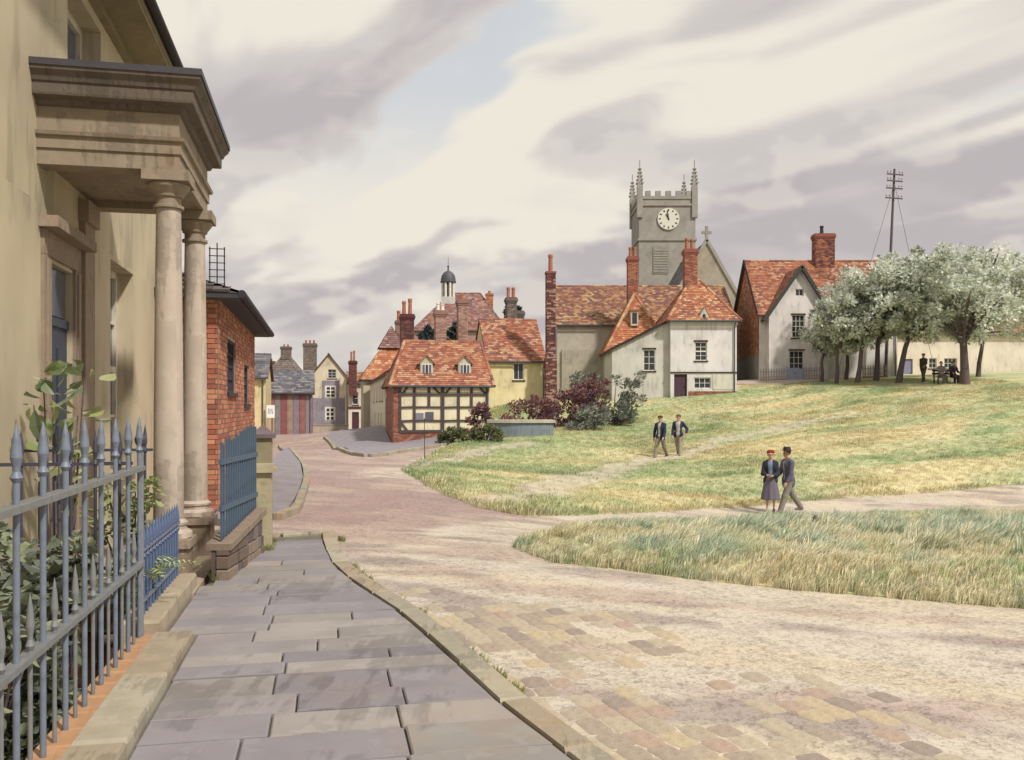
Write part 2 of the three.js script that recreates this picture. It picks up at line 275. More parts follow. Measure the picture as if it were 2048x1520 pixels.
function roadColour(x, z) { // sandy gravel of the road, redder gravel patched into the lane, darker ruts drawn out along the way carts turn
  const wob = fbm(x * 0.12 + 4, z * 0.12 + 2, 3) * 6, u = x * 0.94 + z * 0.34, v = -x * 0.34 + z * 0.94;
  const n1 = fbm(u * 0.30 + 10, v * 1.3 + wob, 4), n2 = fbm(u * 0.9 + 3, v * 3.4 + 9 + wob, 4), n3 = fbm(x * 0.5, z * 0.5, 4), lane = smooth(0.5, -0.5, laneF(x, z) + (fbm(x * 0.45 + 9, z * 0.45, 4) - 0.5) * 6);
  let c = mix3(roadA, roadE, smooth(0.42, 0.66, n1));
  c = mix3(c, mix3(roadB, roadC, smooth(0.35, 0.6, n3)), lane);
  c = mix3(c, roadD, smooth(0.55, 0.68, n2) * 0.8);
  c = mix3(c, roadC, smooth(0.56, 0.66, fbm(u * 0.5 + 80, v * 2.2 + 20, 3)) * 0.5);
  return c;
}
{
  const xs = [...line(-32, -12, 40), ...line(-11.85, 16, 190), ...line(16.5, 34, 30)], zs = [...line(-98, -30, 136), ...line(-29.85, 6, 250)];
  const gPlus = (x, z) => -Math.min(1, areaHole(x, z), greenF(x, z) + 0.8, isleF(x, z) + 0.6);
  struct(sheet('road', gPlus, 0, xs, zs, M(null, { tex: 'gravel', size: 1.9, bump: 0.012 }), roadColour, 0), 'pale sandy village road with worn cart tracks');
}
// grass: colour of the turf in patches and streaks, worn tracks
const tracks = [[g2(1010, 1012), g2(1150, 965), g2(1300, 925), g2(1420, 893)], [g2(1430, 890), g2(1600, 850), g2(1720, 832)], [g2(830, 940), g2(960, 905), g2(1060, 893)]];
function trackDist(x, z) { let d = 1e9; for (const l of tracks) for (let i = 0; i < l.length - 1; i++) { const [ax, az] = l[i], [bx, bz] = l[i + 1], ex = bx - ax, ez = bz - az, t = clamp(((x - ax) * ex + (z - az) * ez) / (ex * ex + ez * ez)); d = Math.min(d, Math.hypot(x - ax - ex * t, z - az - ez * t)); } return d + (fbm(x * 0.6, z * 0.6, 3) - 0.5) * 1.2; }
const turfPal = { straw: A(230, 220, 176, 0.80), sage: A(196, 204, 158, 0.80), green: A(164, 184, 132, 0.80), ochre: A(220, 200, 142, 0.78), pink: A(224, 200, 172, 0.78), dirt: A(214, 202, 190, 0.7), pale: A(236, 230, 200, 0.85) };
function turfColour(x, z) {
  const u = x * 0.96 - z * 0.28, v = x * 0.28 + z * 0.96, w = fbm(x * 0.2, z * 0.2, 3) * 3;
  const n1 = fbm(u * 0.16 + 2, v * 0.5 + w, 4), n2 = fbm(u * 0.35 + 40, v * 1.2 + w, 4), n3 = fbm(u * 0.4 + 90, v * 1.0 + w, 3), n4 = fbm(u * 0.7 + 50, v * 2.0 + 60, 3);
  let c = mix3(turfPal.straw, turfPal.sage, smooth(0.34, 0.58, n1));
  c = mix3(c, turfPal.green, smooth(0.52, 0.70, n2) * 0.85);
  c = mix3(c, turfPal.ochre, smooth(0.56, 0.70, n3) * 0.45);
  c = mix3(c, turfPal.pink, smooth(0.60, 0.72, n4) * 0.3);
  return c;
}
function greenColour(x, z) { let c = turfColour(x, z); const leftness = smooth(8, -4, x) * smooth(0.3, 0.6, fbm(x * 0.3 + 7, z * 0.3, 3)); c = mix3(c, turfPal.green, leftness * 0.7); return mix3(c, turfPal.dirt, smooth(0.75, 0.3, trackDist(x, z)) * 0.6); }
{
  const xs = [...line(-9, 20, 150), ...line(20.6, 60, 50)], zs = [...line(-100, -60, 40), ...line(-59.7, -10, 190)];
  struct(sheet('green', greenF, (x, z) => 0.012 + 0.08 * smooth(0, -0.6, greenF(x, z)) + 0.05 * fbm(x * 0.7, z * 0.7, 3) * smooth(0, -0.5, greenF(x, z)), xs, zs, M(null, { tex: 'earth', size: 1.3, bump: 0.03 }), greenColour, 0.4), 'grassy village green sloping up to the houses');
  const xi = [...line(-1, 14, 120), ...line(14.3, 24, 30)], zi = [...line(-26, -5, 150)];
  struct(sheet('verge', isleF, (x, z) => 0.008 + 0.12 * smooth(0, -0.7, isleF(x, z)) + 0.10 * fbm(x * 0.8, z * 0.8, 3) * smooth(0, -0.5, isleF(x, z)), xi, zi, M(null, { tex: 'earth', size: 1.1, bump: 0.03 }), turfColour, 0.4), 'rough grassy verge between road and footpath');
}
struct(sheet('footpath', sdf([P(1472, 770, 52.6), P(1560, 770, 51.2), P(1660, 770, 52.6), P(1650, 770, 55.2), P(1560, 770, 55.4), P(1474, 770, 55.4)].map(p => [p.x, p.z])), 0.17, line(12, 20, 40), line(-56, -50, 30), M(A(214, 200, 188, 0.66), { tex: 'gravel', size: 1.5, bump: 0.01 }), null, 0.3), 'pinkish footpath before the gabled house');
// pavements: bed sheet, flagstones and kerb stones each a piece
const paveCols = [A(180, 174, 178, 0.64), A(170, 165, 173, 0.64), A(190, 183, 181, 0.64), A(176, 171, 169, 0.64), A(164, 159, 169, 0.62)];
const flagMats = paveCols.map(c => M(c, { tex: 'aged', size: 2.9, bump: 0.008, rough: 0.8 }));
const kerbMats = [A(205, 198, 178), A(190, 184, 166), A(196, 182, 160)].map(c => M(c, { tex: 'aged', size: 1.1, bump: 0.008 }));
const bedMat = M(A(140, 134, 120), { tex: 'earth', size: 0.8, bump: 0.01 });
const pavement = struct(sheet('pavement', paveF, 0.075, line(-6, 4, 80), line(-12, 6, 120), bedMat, null, 0.2), 'stone flagged pavement beside the railings');
{
  const R = rng(5), at = (a, t, y) => onGround(ST(a, t)).add(V(0, y, 0));
  const rightAt = t => { let lo = -0.7, hi = 3; for (let i = 0; i < 24; i++) { const m = (lo + hi) / 2, p = ST(m, t); if (paveF(p.x, p.z) < 0) lo = m; else hi = m; } return lo - 0.15; };
  const leftAt = t => t < 6.38 ? -0.855 : t < 8.33 ? -1.065 : mix(-0.98, -0.68, (t - 8.4) / 2.0);
  for (let t = 1.2, row = 0; t < 10.55; row++) {
    const dt = 0.22 + R() * 0.16, t1 = Math.min(t + dt, 10.7); let a = Math.max(leftAt(t), leftAt(t1)) + 0.004; const e0 = rightAt(t), e1 = rightAt(t1), end = Math.min(e0, e1);
    while (a < end - 0.08) {
      let w = 0.38 + R() * 0.5; if (end - (a + w) < 0.3) w = end - a; const last = a + w >= end - 1e-6, b0 = last ? e0 : a + w, b1 = last ? e1 : a + w, y = 0.095 + R() * 0.011;
      const m = new MB(); m.slab([at(a, t + 0.006, y), at(b0 - 0.01, t + 0.006, y + (R() - 0.5) * 0.006), at(b1 - 0.01, t1 - 0.006, y), at(a, t1 - 0.006, y + (R() - 0.5) * 0.006)], 0.06, 0.007);
      m.build('flagstone', flagMats[(R() * 5) | 0], pavement); a += w;
    } t = t1;
  }
  // kerb stones along an edge line
  const kerb = (pts, parent, w, y, len, seed) => {
    const K = rng(seed), v = pts.map(([x, z]) => V(x, 0, z)), crv = new THREE.CatmullRomCurve3(v, false, 'centripetal'), L = crv.getLength(), n = Math.max(2, Math.round(L / len));
    for (let i = 0; i < n; i++) {
      const p = crv.getPointAt(i / n), q = crv.getPointAt((i + 1) / n), d = q.clone().sub(p).normalize(), s = V(-d.z, 0, d.x);
      const g = d.clone().multiplyScalar(0.006), yy = y + (K() - 0.5) * 0.012;
      const c = (o, k) => { const r = onGround(o.clone().addScaledVector(s, k)); r.y += yy; return r; };
      const p1 = p.clone().add(g), q1 = q.clone().sub(g);
      new MB().slab([c(p1, 0.008), c(q1, 0.008), c(q1, -w), c(p1, -w)], 0.25, 0.014).build('kerb_stone', kerbMats[(K() * 3) | 0], parent);
    }
  };
  const kl = [...kerbLine].reverse();     // side vector must point to the road
  kerb(kl.slice(1), pavement, 0.145, 0.112, 0.75, 7);
  kerb([kl[kl.length - 1], g2(610, 1081), g2(560, 1084)], pavement, 0.145, 0.112, 0.6, 17);
  const far = struct(sheet('pavement', farPaveF, 0.10, line(-14, -2, 100), line(-44, -11, 160), M(A(176, 170, 178, 0.6), { tex: 'stone', size: 1.2, bump: 0.006 }), null, 0.3), 'curved grey pavement beside the red brick house');
  kerb(farPavePoly.slice(0, 7).map(p => p), far, -0.14, 0.112, 0.9, 9);
  const corner = struct(sheet('pavement', cornerF, 0.10, line(-16, 1, 120), line(-72, -30, 180), M(A(178, 172, 182, 0.6), { tex: 'stone', size: 1.2, bump: 0.006 }), null, 0.3), 'grey pavement wrapping the timber framed corner house');
  kerb(cornerPoly.slice(0, 7), corner, -0.16, 0.115, 1.0, 11);
}
// setts worn out of the road beside the kerb
{
  const R = rng(21), mats = [A(220, 206, 182, .66), A(210, 196, 174, .66), A(200, 184, 168, .66), A(190, 174, 164, .64), A(226, 208, 176, .66), A(212, 188, 170, .66)].map(c => M(c, { tex: 'stone', size: 0.5, bump: 0.004 })), road = scene.getObjectByName('road');
  const shapes = []; for (let i = 0; i < 10; i++) { // low rounded setts: rings of an uneven superellipse, smooth on top
    const m = new MB(), n = 16, prof = [[1.0, -0.6], [1.0, 0.05], [0.94, 0.26], [0.78, 0.42], [0.45, 0.5], [0, 0.52]], rad = Array.from({ length: n }, () => 0.9 + R() * 0.14), ex = 0.34 + R() * 0.22, asp = 0.86 + R() * 0.12;
    const pt = (k, q) => { k = (k + n) % n; const g = -k / n * Math.PI * 2, sq = v => Math.sign(v) * Math.pow(Math.abs(v), ex), r = mix(1, rad[k], 0.9) * q[0] * 0.5; return V(sq(Math.cos(g)) * r, q[1], sq(Math.sin(g)) * r * asp); };
    const nr = (k, l) => { const a = pt(k + 1, prof[l]).sub(pt(k - 1, prof[l])), lo = prof[Math.max(1, l - 1)], hi = prof[Math.min(5, l + 1)], b2 = pt(k, hi).sub(pt(k, lo)); if (l >= 5) return V(0, 1, 0); const v = a.multiply(V(0.16, 0.03, 0.16)).cross(b2.multiply(V(0.16, 0.03, 0.16))).normalize(); return v.y < -0.2 ? v.negate() : v; };
    for (let l = 0; l < 5; l++) for (let k = 0; k < n; k++) { const a = pt(k, prof[l]), c = pt(k + 1, prof[l]), d = pt(k + 1, prof[l + 1]), e = pt(k, prof[l + 1]); m.tri(a, c, d, nr(k, l), nr(k + 1, l), nr(k + 1, l + 1)); if (l < 4) m.tri(a, d, e, nr(k, l), nr(k + 1, l + 1), nr(k, l + 1)); }
    shapes.push(m.geometry()); }
  // courses of setts along the kerb, thinning out where sand has covered them
  const kv = kerbLine.slice(3).map(([x, z]) => V(x, 0, z)), crv = new THREE.CatmullRomCurve3(kv, false, 'centripetal'), L = crv.getLength(); let count = 0;
  for (let row = 0; row < 15; row++) { let s = (row % 2) * 0.1; const off = 0.12 + row * 0.145;
    while (s < L - 1.5 && count < 298) {
      const len = 0.15 + R() * 0.11, m0 = crv.getPointAt((s + len / 2) / L), tg = crv.getTangentAt((s + len / 2) / L), sd = V(-tg.z, 0, tg.x), p = m0.clone().addScaledVector(sd, off + (R() - 0.5) * 0.02); if (paveF(p.x, p.z) < 0.04) p.copy(m0).addScaledVector(sd, -off); s += len;
      const cover = fbm(p.x * 1.1 + 5, p.z * 1.4, 4) * 1.5 + row * 0.045 + (p.z < -7.5 ? 0.4 : 0); if (cover > 1.02 + (R() - 0.5) * 0.5 || -p.z < 3.4) continue;
      const m = mesh('sett', shapes[(R() * 10) | 0], mats[(R() * 6) | 0], road); onGround(p); m.position.copy(p); m.position.y -= 0.004; m.scale.set(len * 1.02, 0.026 + R() * 0.018, 0.15 + R() * 0.02); m.rotation.y = Math.atan2(-tg.z, tg.x) + (R() - 0.5) * 0.12; count++;
    } }
}
// ───────────────────────── building kit ─────────────────────────
const MATS = {
  glass: M([0.035, 0.04, 0.05], { rough: 0.12 }), glassBlue: M([0.10, 0.12, 0.16], { rough: 0.15 }),
  white: M(A(238, 234, 224, 0.85), { tex: 'plaster', size: 0.8 }), darkWood: M(A(70, 60, 62, 0.7), { tex: 'wood', size: 0.5, bump: 0.004 }),
  oak: M(A(92, 80, 78, 0.75), { tex: 'wood', size: 0.4, bump: 0.006 }), door: M(A(96, 58, 66, 0.8), { tex: 'wood', size: 0.5, bump: 0.004 }),
  slab: M(A(120, 90, 76)), lead: M(A(92, 94, 104, 0.7), { tex: 'iron', size: 1, rough: 0.6 }), vc: M(null, { tex: 'stone', size: 0.6, bump: 0.003 }), mortar: M(A(206, 190, 170), { tex: 'plaster', size: 0.6, bump: 0.004 }),
  pot: M(A(196, 128, 100, 0.7), { tex: 'plaster', size: 0.5 }), iron: M(A(70, 74, 88, 0.6), { tex: 'iron', size: 0.4, rough: 0.55 }), dark: M([0.03, 0.028, 0.03]),
};
const PAL = {
  redTile: [A(195, 130, 100, .7), A(183, 114, 92, .7), A(208, 153, 119, .7), A(164, 108, 96, .7), A(217, 174, 140, .7), A(150, 109, 102, .7)],
  orangeTile: [A(209, 143, 104, .72), A(198, 126, 92, .72), A(220, 169, 128, .72), A(185, 116, 92, .72), A(224, 190, 149, .72)],
  brownTile: [A(175, 127, 101, .7), A(157, 109, 97, .7), A(196, 154, 116, .7), A(141, 103, 98, .7), A(209, 178, 135, .7)],
  plumTile: [A(149, 115, 111, .72), A(135, 103, 101, .72), A(170, 129, 119, .72), A(185, 152, 144, .72), A(160, 102, 91, .72)],
  slate: [A(131, 131, 138, .7), A(115, 115, 124, .7), A(153, 151, 155, .7), A(103, 99, 103, .7)],
  darkSlate: [A(89, 87, 91, .7), A(73, 71, 76, .7), A(106, 101, 100, .7), A(94, 87, 82, .7)],
  brownSlate: [A(140, 129, 123, .7), A(126, 114, 110, .7), A(154, 143, 135, .7)],
  brick: [A(185, 118, 97, .7), A(169, 104, 90, .7), A(199, 138, 110, .7), A(153, 98, 89, .7), A(193, 126, 98, .7)],
  hotBrick: [A(202, 130, 103, .72), A(192, 116, 94, .72), A(216, 155, 123, .72), A(175, 112, 96, .72), A(202, 141, 110, .72)],
  darkBrick: [A(118, 71, 70, .72), A(102, 61, 65, .72), A(139, 85, 77, .72), A(92, 61, 64, .72)],
  pinkBrick: [A(185, 147, 136, .72), A(168, 129, 122, .72), A(195, 160, 147, .72)],
};
const pick = (pal, r) => pal[Math.min(pal.length - 1, (r * pal.length) | 0)];
// lay courses of tiles on a planar polygon; pts[0] to pts[1] is the eave
function tilePoly(m, pts, pal, tw, gauge, seed, lift = 0.022) {
  const R = rng(seed), o = pts[0], u = pts[1].clone().sub(o).normalize(), n0 = u.clone().cross(pts[2].clone().sub(o)).normalize(); if (n0.y < 0) n0.negate();
  let v = n0.clone().cross(u).normalize(); if (v.y < 0) v.negate();
  const q = pts.map(p => { const d = p.clone().sub(o); return [d.dot(u), d.dot(v)]; }), vmax = Math.max(...q.map(a => a[1]));
  const span = y => { let lo = 1e9, hi = -1e9; for (let i = 0; i < q.length; i++) { const a = q[i], b = q[(i + 1) % q.length]; if ((a[1] <= y && b[1] >= y) || (b[1] <= y && a[1] >= y)) { if (Math.abs(a[1] - b[1]) < 1e-9) { lo = Math.min(lo, a[0], b[0]); hi = Math.max(hi, a[0], b[0]); } else { const x = a[0] + (y - a[1]) / (b[1] - a[1]) * (b[0] - a[0]); lo = Math.min(lo, x); hi = Math.max(hi, x); } } } return [lo, hi]; };
  const pt = (x, y, h) => o.clone().addScaledVector(u, x).addScaledVector(v, y).addScaledVector(n0, h);
  const flip = u.clone().cross(v).dot(n0) < 0;
  for (let y = 0, row = 0; y < vmax - 0.02; y += gauge, row++) {
    const y1 = Math.min(y + gauge * 1.12, vmax), [lo, hi] = span(Math.min(y + gauge * 0.5, vmax - 0.005)); if (hi - lo < 0.05) continue;
    let x = lo - (row % 2 ? tw / 2 : 0);
    while (x < hi) {
      const a = Math.max(x, lo), b = Math.min(x + tw, hi); x += tw; if (b - a < 0.02) continue;
      const pn = fbm((o.x + a) * 0.9 + seed, y * 1.7 + seed, 3), base = pick(pal, clamp((pn - 0.5) * 1.0 + 0.42 + (R() - 0.5) * 0.7)), k = 0.90 + R() * 0.2;
      m.col = [base[0] * k, base[1] * k, base[2] * k]; const h = lift + R() * 0.010, hb = 0.004;
      const g = 0.003, A0 = pt(a + g, y, h), B0 = pt(b - g, y, h + (R() - 0.5) * 0.006), C0 = pt(b - g, y1, hb), D0 = pt(a + g, y1, hb), A1 = pt(a + g, y, -0.004), B1 = pt(b - g, y, -0.004);
      if (flip) { m.quad(D0, C0, B0, A0); m.quad(A0, B0, B1, A1); } else { m.quad(A0, B0, C0, D0); m.quad(A1, B1, B0, A0); }
    }
  }
}
// bricks on a wall face: o corner, u along, n outward; holes are [x0, x1, y0, y1]
function brickFace(m, o, u, n, w, h, pal, seed, holes = [], bl = 0.225, bh = 0.075, topAt) {
  const R = rng(seed), up = V(0, 1, 0), pt = (x, y, d) => o.clone().addScaledVector(u, x).addScaledVector(up, y).addScaledVector(n, d);
  for (let y = 0, row = 0; y < h - 0.03; y += bh, row++) {
    let x = row % 2 ? -bl / 2 : 0; const y0 = y + 0.005, y1 = Math.min(y + bh - 0.005, h);
    while (x < w) {
      let a = Math.max(x, 0) + 0.005, b = Math.min(x + bl, w) - 0.005; x += bl; if (b - a < 0.03) continue;
      if (topAt && (topAt(a) < y1 || topAt(b) < y1)) continue;
      let skip = false; for (const q of holes) if (y1 > q[2] && y0 < q[3] && b > q[0] && a < q[1]) { if (a < q[0] - 0.03) b = q[0]; else if (b > q[1] + 0.03) a = q[1]; else skip = true; } if (skip) continue;
      const base = pick(pal, clamp(R() * 0.7 + fbm(a * 0.8 + seed, y * 0.9, 3) * 0.6 - 0.15)), k = 0.85 + R() * 0.3; m.col = [base[0] * k, base[1] * k, base[2] * k];
      const d = 0.008 + R() * 0.006, A0 = pt(a, y0, d), B0 = pt(b, y0, d), C0 = pt(b, y1, d), D0 = pt(a, y1, d), A1 = pt(a, y0, -0.01), B1 = pt(b, y0, -0.01), C1 = pt(b, y1, -0.01), D1 = pt(a, y1, -0.01);
      m.quad(A0, B0, C0, D0); m.quad(D0, C0, C1, D1); m.quad(A1, B1, B0, A0); m.quad(B0, B1, C1, C0); m.quad(A1, A0, D0, D1);
    }
  }
}
// a chimney stack with brick courses, oversailing top and pots; x, z centre in parent space
function chimney(parent, x, z, y0, y1, w, d, pots, pal = PAL.brick, seed = 3, opt = {}) {
  const core = new MB(), hw = w / 2, hd = d / 2; core.box(x - hw, x + hw, y0, y1, z - hd, z + hd);
  const c = core.build('chimney', MATS.mortar, parent), b = new MB();
  const ring = (e, ya, yb, s) => { for (const [o, u, n, l] of [[V(x - hw - e, ya, z + hd + e), V(1, 0, 0), V(0, 0, 1), w + 2 * e], [V(x + hw + e, ya, z - hd - e), V(-1, 0, 0), V(0, 0, -1), w + 2 * e], [V(x - hw - e, ya, z - hd - e), V(0, 0, 1), V(-1, 0, 0), d + 2 * e], [V(x + hw + e, ya, z + hd + e), V(0, 0, -1), V(1, 0, 0), d + 2 * e]]) brickFace(b, o, u, n, l, yb - ya, pal, s, [], opt.bl || 0.24, opt.bh || 0.085); };
  ring(0, y0, y1 - 0.3, seed);
  const cap = new MB(); cap.box(x - hw - 0.04, x + hw + 0.04, y1 - 0.30, y1 - 0.2, z - hd - 0.04, z + hd + 0.04); cap.box(x - hw - 0.075, x + hw + 0.075, y1 - 0.2, y1 - 0.06, z - hd - 0.075, z + hd + 0.075); cap.box(x - hw - 0.03, x + hw + 0.03, y1 - 0.06, y1 + 0.03, z - hd - 0.03, z + hd + 0.03);
  b.build('brickwork', MATS.vc, c).userData.kind = 'stuff'; cap.build('chimney_cap', opt.capMat || M(pal[1], { tex: 'stone', size: 0.5 }), c);
  pots.forEach(([px, h, r]) => { const m = new MB(); m.lathe([[r * 1.05, 0], [r * 0.95, h * 0.12], [r * 0.8, h * 0.75], [r * 0.98, h * 0.8], [r * 0.98, h * 0.95], [r * 0.85, h], [r * 0.6, h], [r * 0.6, h * 0.7], [0, h * 0.7]], V(x + px, y1 + 0.03, z), 14); m.build('chimney_pot', opt.potMat || MATS.pot, c); });
  return c;
}
const faceM = (h, which) => { const m = new THREE.Object3D(); if (which === 'left') { m.position.set(0, 0, -h.d); m.rotation.y = -Math.PI / 2; } else if (which === 'right') { m.position.set(h.w, 0, 0); m.rotation.y = Math.PI / 2; } else if (which === 'back') { m.position.set(h.w, 0, -h.d); m.rotation.y = Math.PI; } return m; };
function place(o, fm, x, y, z) { o.position.copy(V(x, y, z).applyEuler(fm.rotation).add(fm.position)); o.rotation.copy(fm.rotation); return o; }
// window: frame with bars, separate panes and sill, set back in its opening
function windowPart(parent, fm, x, y, w, h, cols, rows, o = {}) {
  const f = new MB(), fr = o.frame ?? 0.055, z = -(o.back ?? 0.09), bar = o.bar ?? 0.028;
  f.box(0, fr, 0, h, z - 0.05, z + 0.03); f.box(w - fr, w, 0, h, z - 0.05, z + 0.03); f.box(fr, w - fr, h - fr, h, z - 0.05, z + 0.028); f.box(fr, w - fr, 0, fr, z - 0.05, z + 0.028);
  const win = place(f.build('window', o.mat || MATS.white, parent), fm, x, y, 0);
  const iw = (w - 2 * fr - (cols - 1) * bar) / cols, ih = (h - 2 * fr - (rows - 1) * bar) / rows, R = rng(((x * 100 + y * 31 + w * 7) | 0) + 5);
  for (let i = 0; i < cols; i++) for (let j = 0; j < rows; j++) { const a = fr + i * (iw + bar), b = fr + j * (ih + bar), m = new MB(), t = (R() - 0.5) * 0.008; m.poly([V(a, b, z - 0.02 + t), V(a + iw, b, z - 0.02), V(a + iw, b + ih, z - 0.02 - t), V(a, b + ih, z - 0.02)]); m.build('pane', o.glass || MATS.glass, win); }
  for (let i = 1; i < cols; i++) { const a = fr + i * (iw + bar) - bar; new MB().box(a, a + bar, fr, h - fr, z - 0.03, z + 0.012).build('glazing_bar', o.mat || MATS.white, win); }
  for (let j = 1; j < rows; j++) { const b = fr + j * (ih + bar) - bar, th = o.sash && j === rows / 2 ? 0.02 : 0; new MB().box(fr, w - fr, b - th, b + bar + th, z - 0.028, z + 0.014 + th).build('glazing_bar', o.mat || MATS.white, win); }
  if (o.sill !== false) new MB().box(-0.06, w + 0.06, -0.07, -0.002, z - 0.02, 0.05).build('sill', o.sillMat || MATS.darkWood, win);
  if (o.head) new MB().box(-0.05, w + 0.05, h + 0.002, h + 0.09, z, 0.03).build('lintel', o.headMat || MATS.darkWood, win);
  return win;
}
function doorPart(parent, fm, x, y, w, h, mat = MATS.door, o = {}) {
  const d = new MB(), z = -0.1; const n = o.boards || 5; for (let i = 0; i < n; i++) d.box(x * 0 + i * w / n + 0.004, (i + 1) * w / n - 0.004, 0, h - (o.arch ? 0.0 : 0.0), z - 0.04, z);
  const door = place(d.build('door', mat, parent), fm, x, y, 0);
  const f = new MB(); f.box(-0.06, 0, 0, h + 0.06, z - 0.05, z + 0.05); f.box(w, w + 0.06, 0, h + 0.06, z - 0.05, z + 0.05); f.box(0, w, h, h + 0.06, z - 0.05, z + 0.048); f.build('door_frame', o.frameMat || mat, door);
  new MB().lathe([[0, -0.03], [0.03, -0.02], [0.035, 0], [0.03, 0.02], [0, 0.03]], V(w * 0.85, h * 0.48, z + 0.03), 8).build('door_knob', MATS.iron, door);
  return door;
}
function wallFace(h, which, pts, holes, mat, th = 0.24) {
  const s = new THREE.Shape(pts.map(([a, b]) => new THREE.Vector2(a, b)));
  for (const [a, b, c, d] of holes) { const p = new THREE.Path(); p.moveTo(a, c); p.lineTo(a, d); p.lineTo(b, d); p.lineTo(b, c); p.closePath(); s.holes.push(p); }
  const g = new THREE.ExtrudeGeometry(s, { depth: th, bevelEnabled: false }); g.translate(0, 0, -th);
  const b = new MB().geo(g); return place(b.build('wall', mat, h.g), faceM(h, which), 0, 0, 0);
}
// roof of a rectangular house; kinds: x (ridge along the front), z (gable to the front), hip, none
function roofOn(h, o) {
  const { w, d, top } = h, rise = o.rise, ov = o.over ?? 0.22, vg = o.verge ?? 0.14, pal = o.pal, tw = o.tw ?? 0.2, ga = o.gauge ?? 0.15; let faces = [], ridges = [];
  if (o.kind === 'x') { const sl = rise / (d / 2), ye = top - ov * sl, yr = top + rise; faces = [[V(-vg, ye, ov), V(w + vg, ye, ov), V(w + vg, yr, -d / 2), V(-vg, yr, -d / 2)], [V(w + vg, ye, -d - ov), V(-vg, ye, -d - ov), V(-vg, yr, -d / 2), V(w + vg, yr, -d / 2)]]; ridges = [[V(-vg, yr, -d / 2), V(w + vg, yr, -d / 2)]]; }
  if (o.kind === 'z') { const sl = rise / (w / 2), ye = top - ov * sl, yr = top + rise; faces = [[V(-ov, ye, -d - vg), V(-ov, ye, vg), V(w / 2, yr, vg), V(w / 2, yr, -d - vg)], [V(w + ov, ye, vg), V(w + ov, ye, -d - vg), V(w / 2, yr, -d - vg), V(w / 2, yr, vg)]]; ridges = [[V(w / 2, yr, vg), V(w / 2, yr, -d - vg)]]; }
  if (o.kind === 'hip') { const il = o.insetL ?? d / 2, ir = o.insetR ?? d / 2, sl = rise / (d / 2), ye = top - ov * sl, yr = top + rise, z = -d / 2, L = V(il, yr, z), Rr = V(w - ir, yr, z), a = V(-ov, ye, ov), b = V(w + ov, ye, ov), c = V(w + ov, ye, -d - ov), e = V(-ov, ye, -d - ov);
    faces = [[a, b, Rr, L], [c, e, L, Rr], [e, a, L], [b, c, Rr]]; ridges = [[a, L], [e, L], [b, Rr], [c, Rr]]; if (w - il - ir > 0.1) ridges.push([L, Rr]); }
  if (o.kind === 'hipz') { const inf = o.insetF ?? w / 2, sl = rise / (w / 2), ye = top - ov * sl, yr = top + rise, x = w / 2, A0 = V(x, yr, -inf), B0 = V(x, yr, -d), a = V(-ov, ye, ov), b = V(w + ov, ye, ov), c = V(w + ov, ye, -d), e = V(-ov, ye, -d);
    faces = [[a, b, A0], [e, a, A0, B0], [b, c, B0, A0]]; ridges = [[a, A0], [b, A0], [A0, B0]]; }
  const slab = new MB(), tiles = new MB(), caps = new MB(); let s = o.seed || 1;
  faces.forEach((f, k) => {
    const n = f[1].clone().sub(f[0]).cross(f[2].clone().sub(f[0])).normalize(); if (n.y < 0) n.negate(); const lo = f.map(p => p.clone().addScaledVector(n, -0.09));
    slab.poly(f); slab.poly([...lo].reverse()); for (let i = 0; i < f.length; i++) { const j = (i + 1) % f.length; slab.quad(lo[i], lo[j], f[j], f[i]); }
    tilePoly(tiles, f.map(p => p.clone().addScaledVector(n, 0.006)), pal, tw, ga, s++ * 13 + 7, o.lift ?? 0.022);
  });
  const roof = slab.build('roof', o.slabMat || MATS.slab, h.g); tiles.build('roof_tiles', MATS.vc, roof).userData.kind = 'stuff';
  const R = rng(s * 5 + 1), rc = o.ridgePal || pal;
  for (const [a, b] of ridges) { const L = a.distanceTo(b), n = Math.max(1, Math.round(L / 0.4)); for (let i = 0; i < n; i++) { const p = a.clone().lerp(b, i / n), q = a.clone().lerp(b, (i + 1.04) / n); const base = pick(rc, R()), k = 0.8 + R() * 0.3; caps.col = base.map(v => v * k); caps.cyl(p.setY(p.y - 0.02), q.setY(q.y - 0.02), 0.10, 0.085, 8, true); } }
  if (ridges.length) caps.build('ridge_tiles', MATS.vc, roof).userData.kind = 'stuff';
  return roof;
}
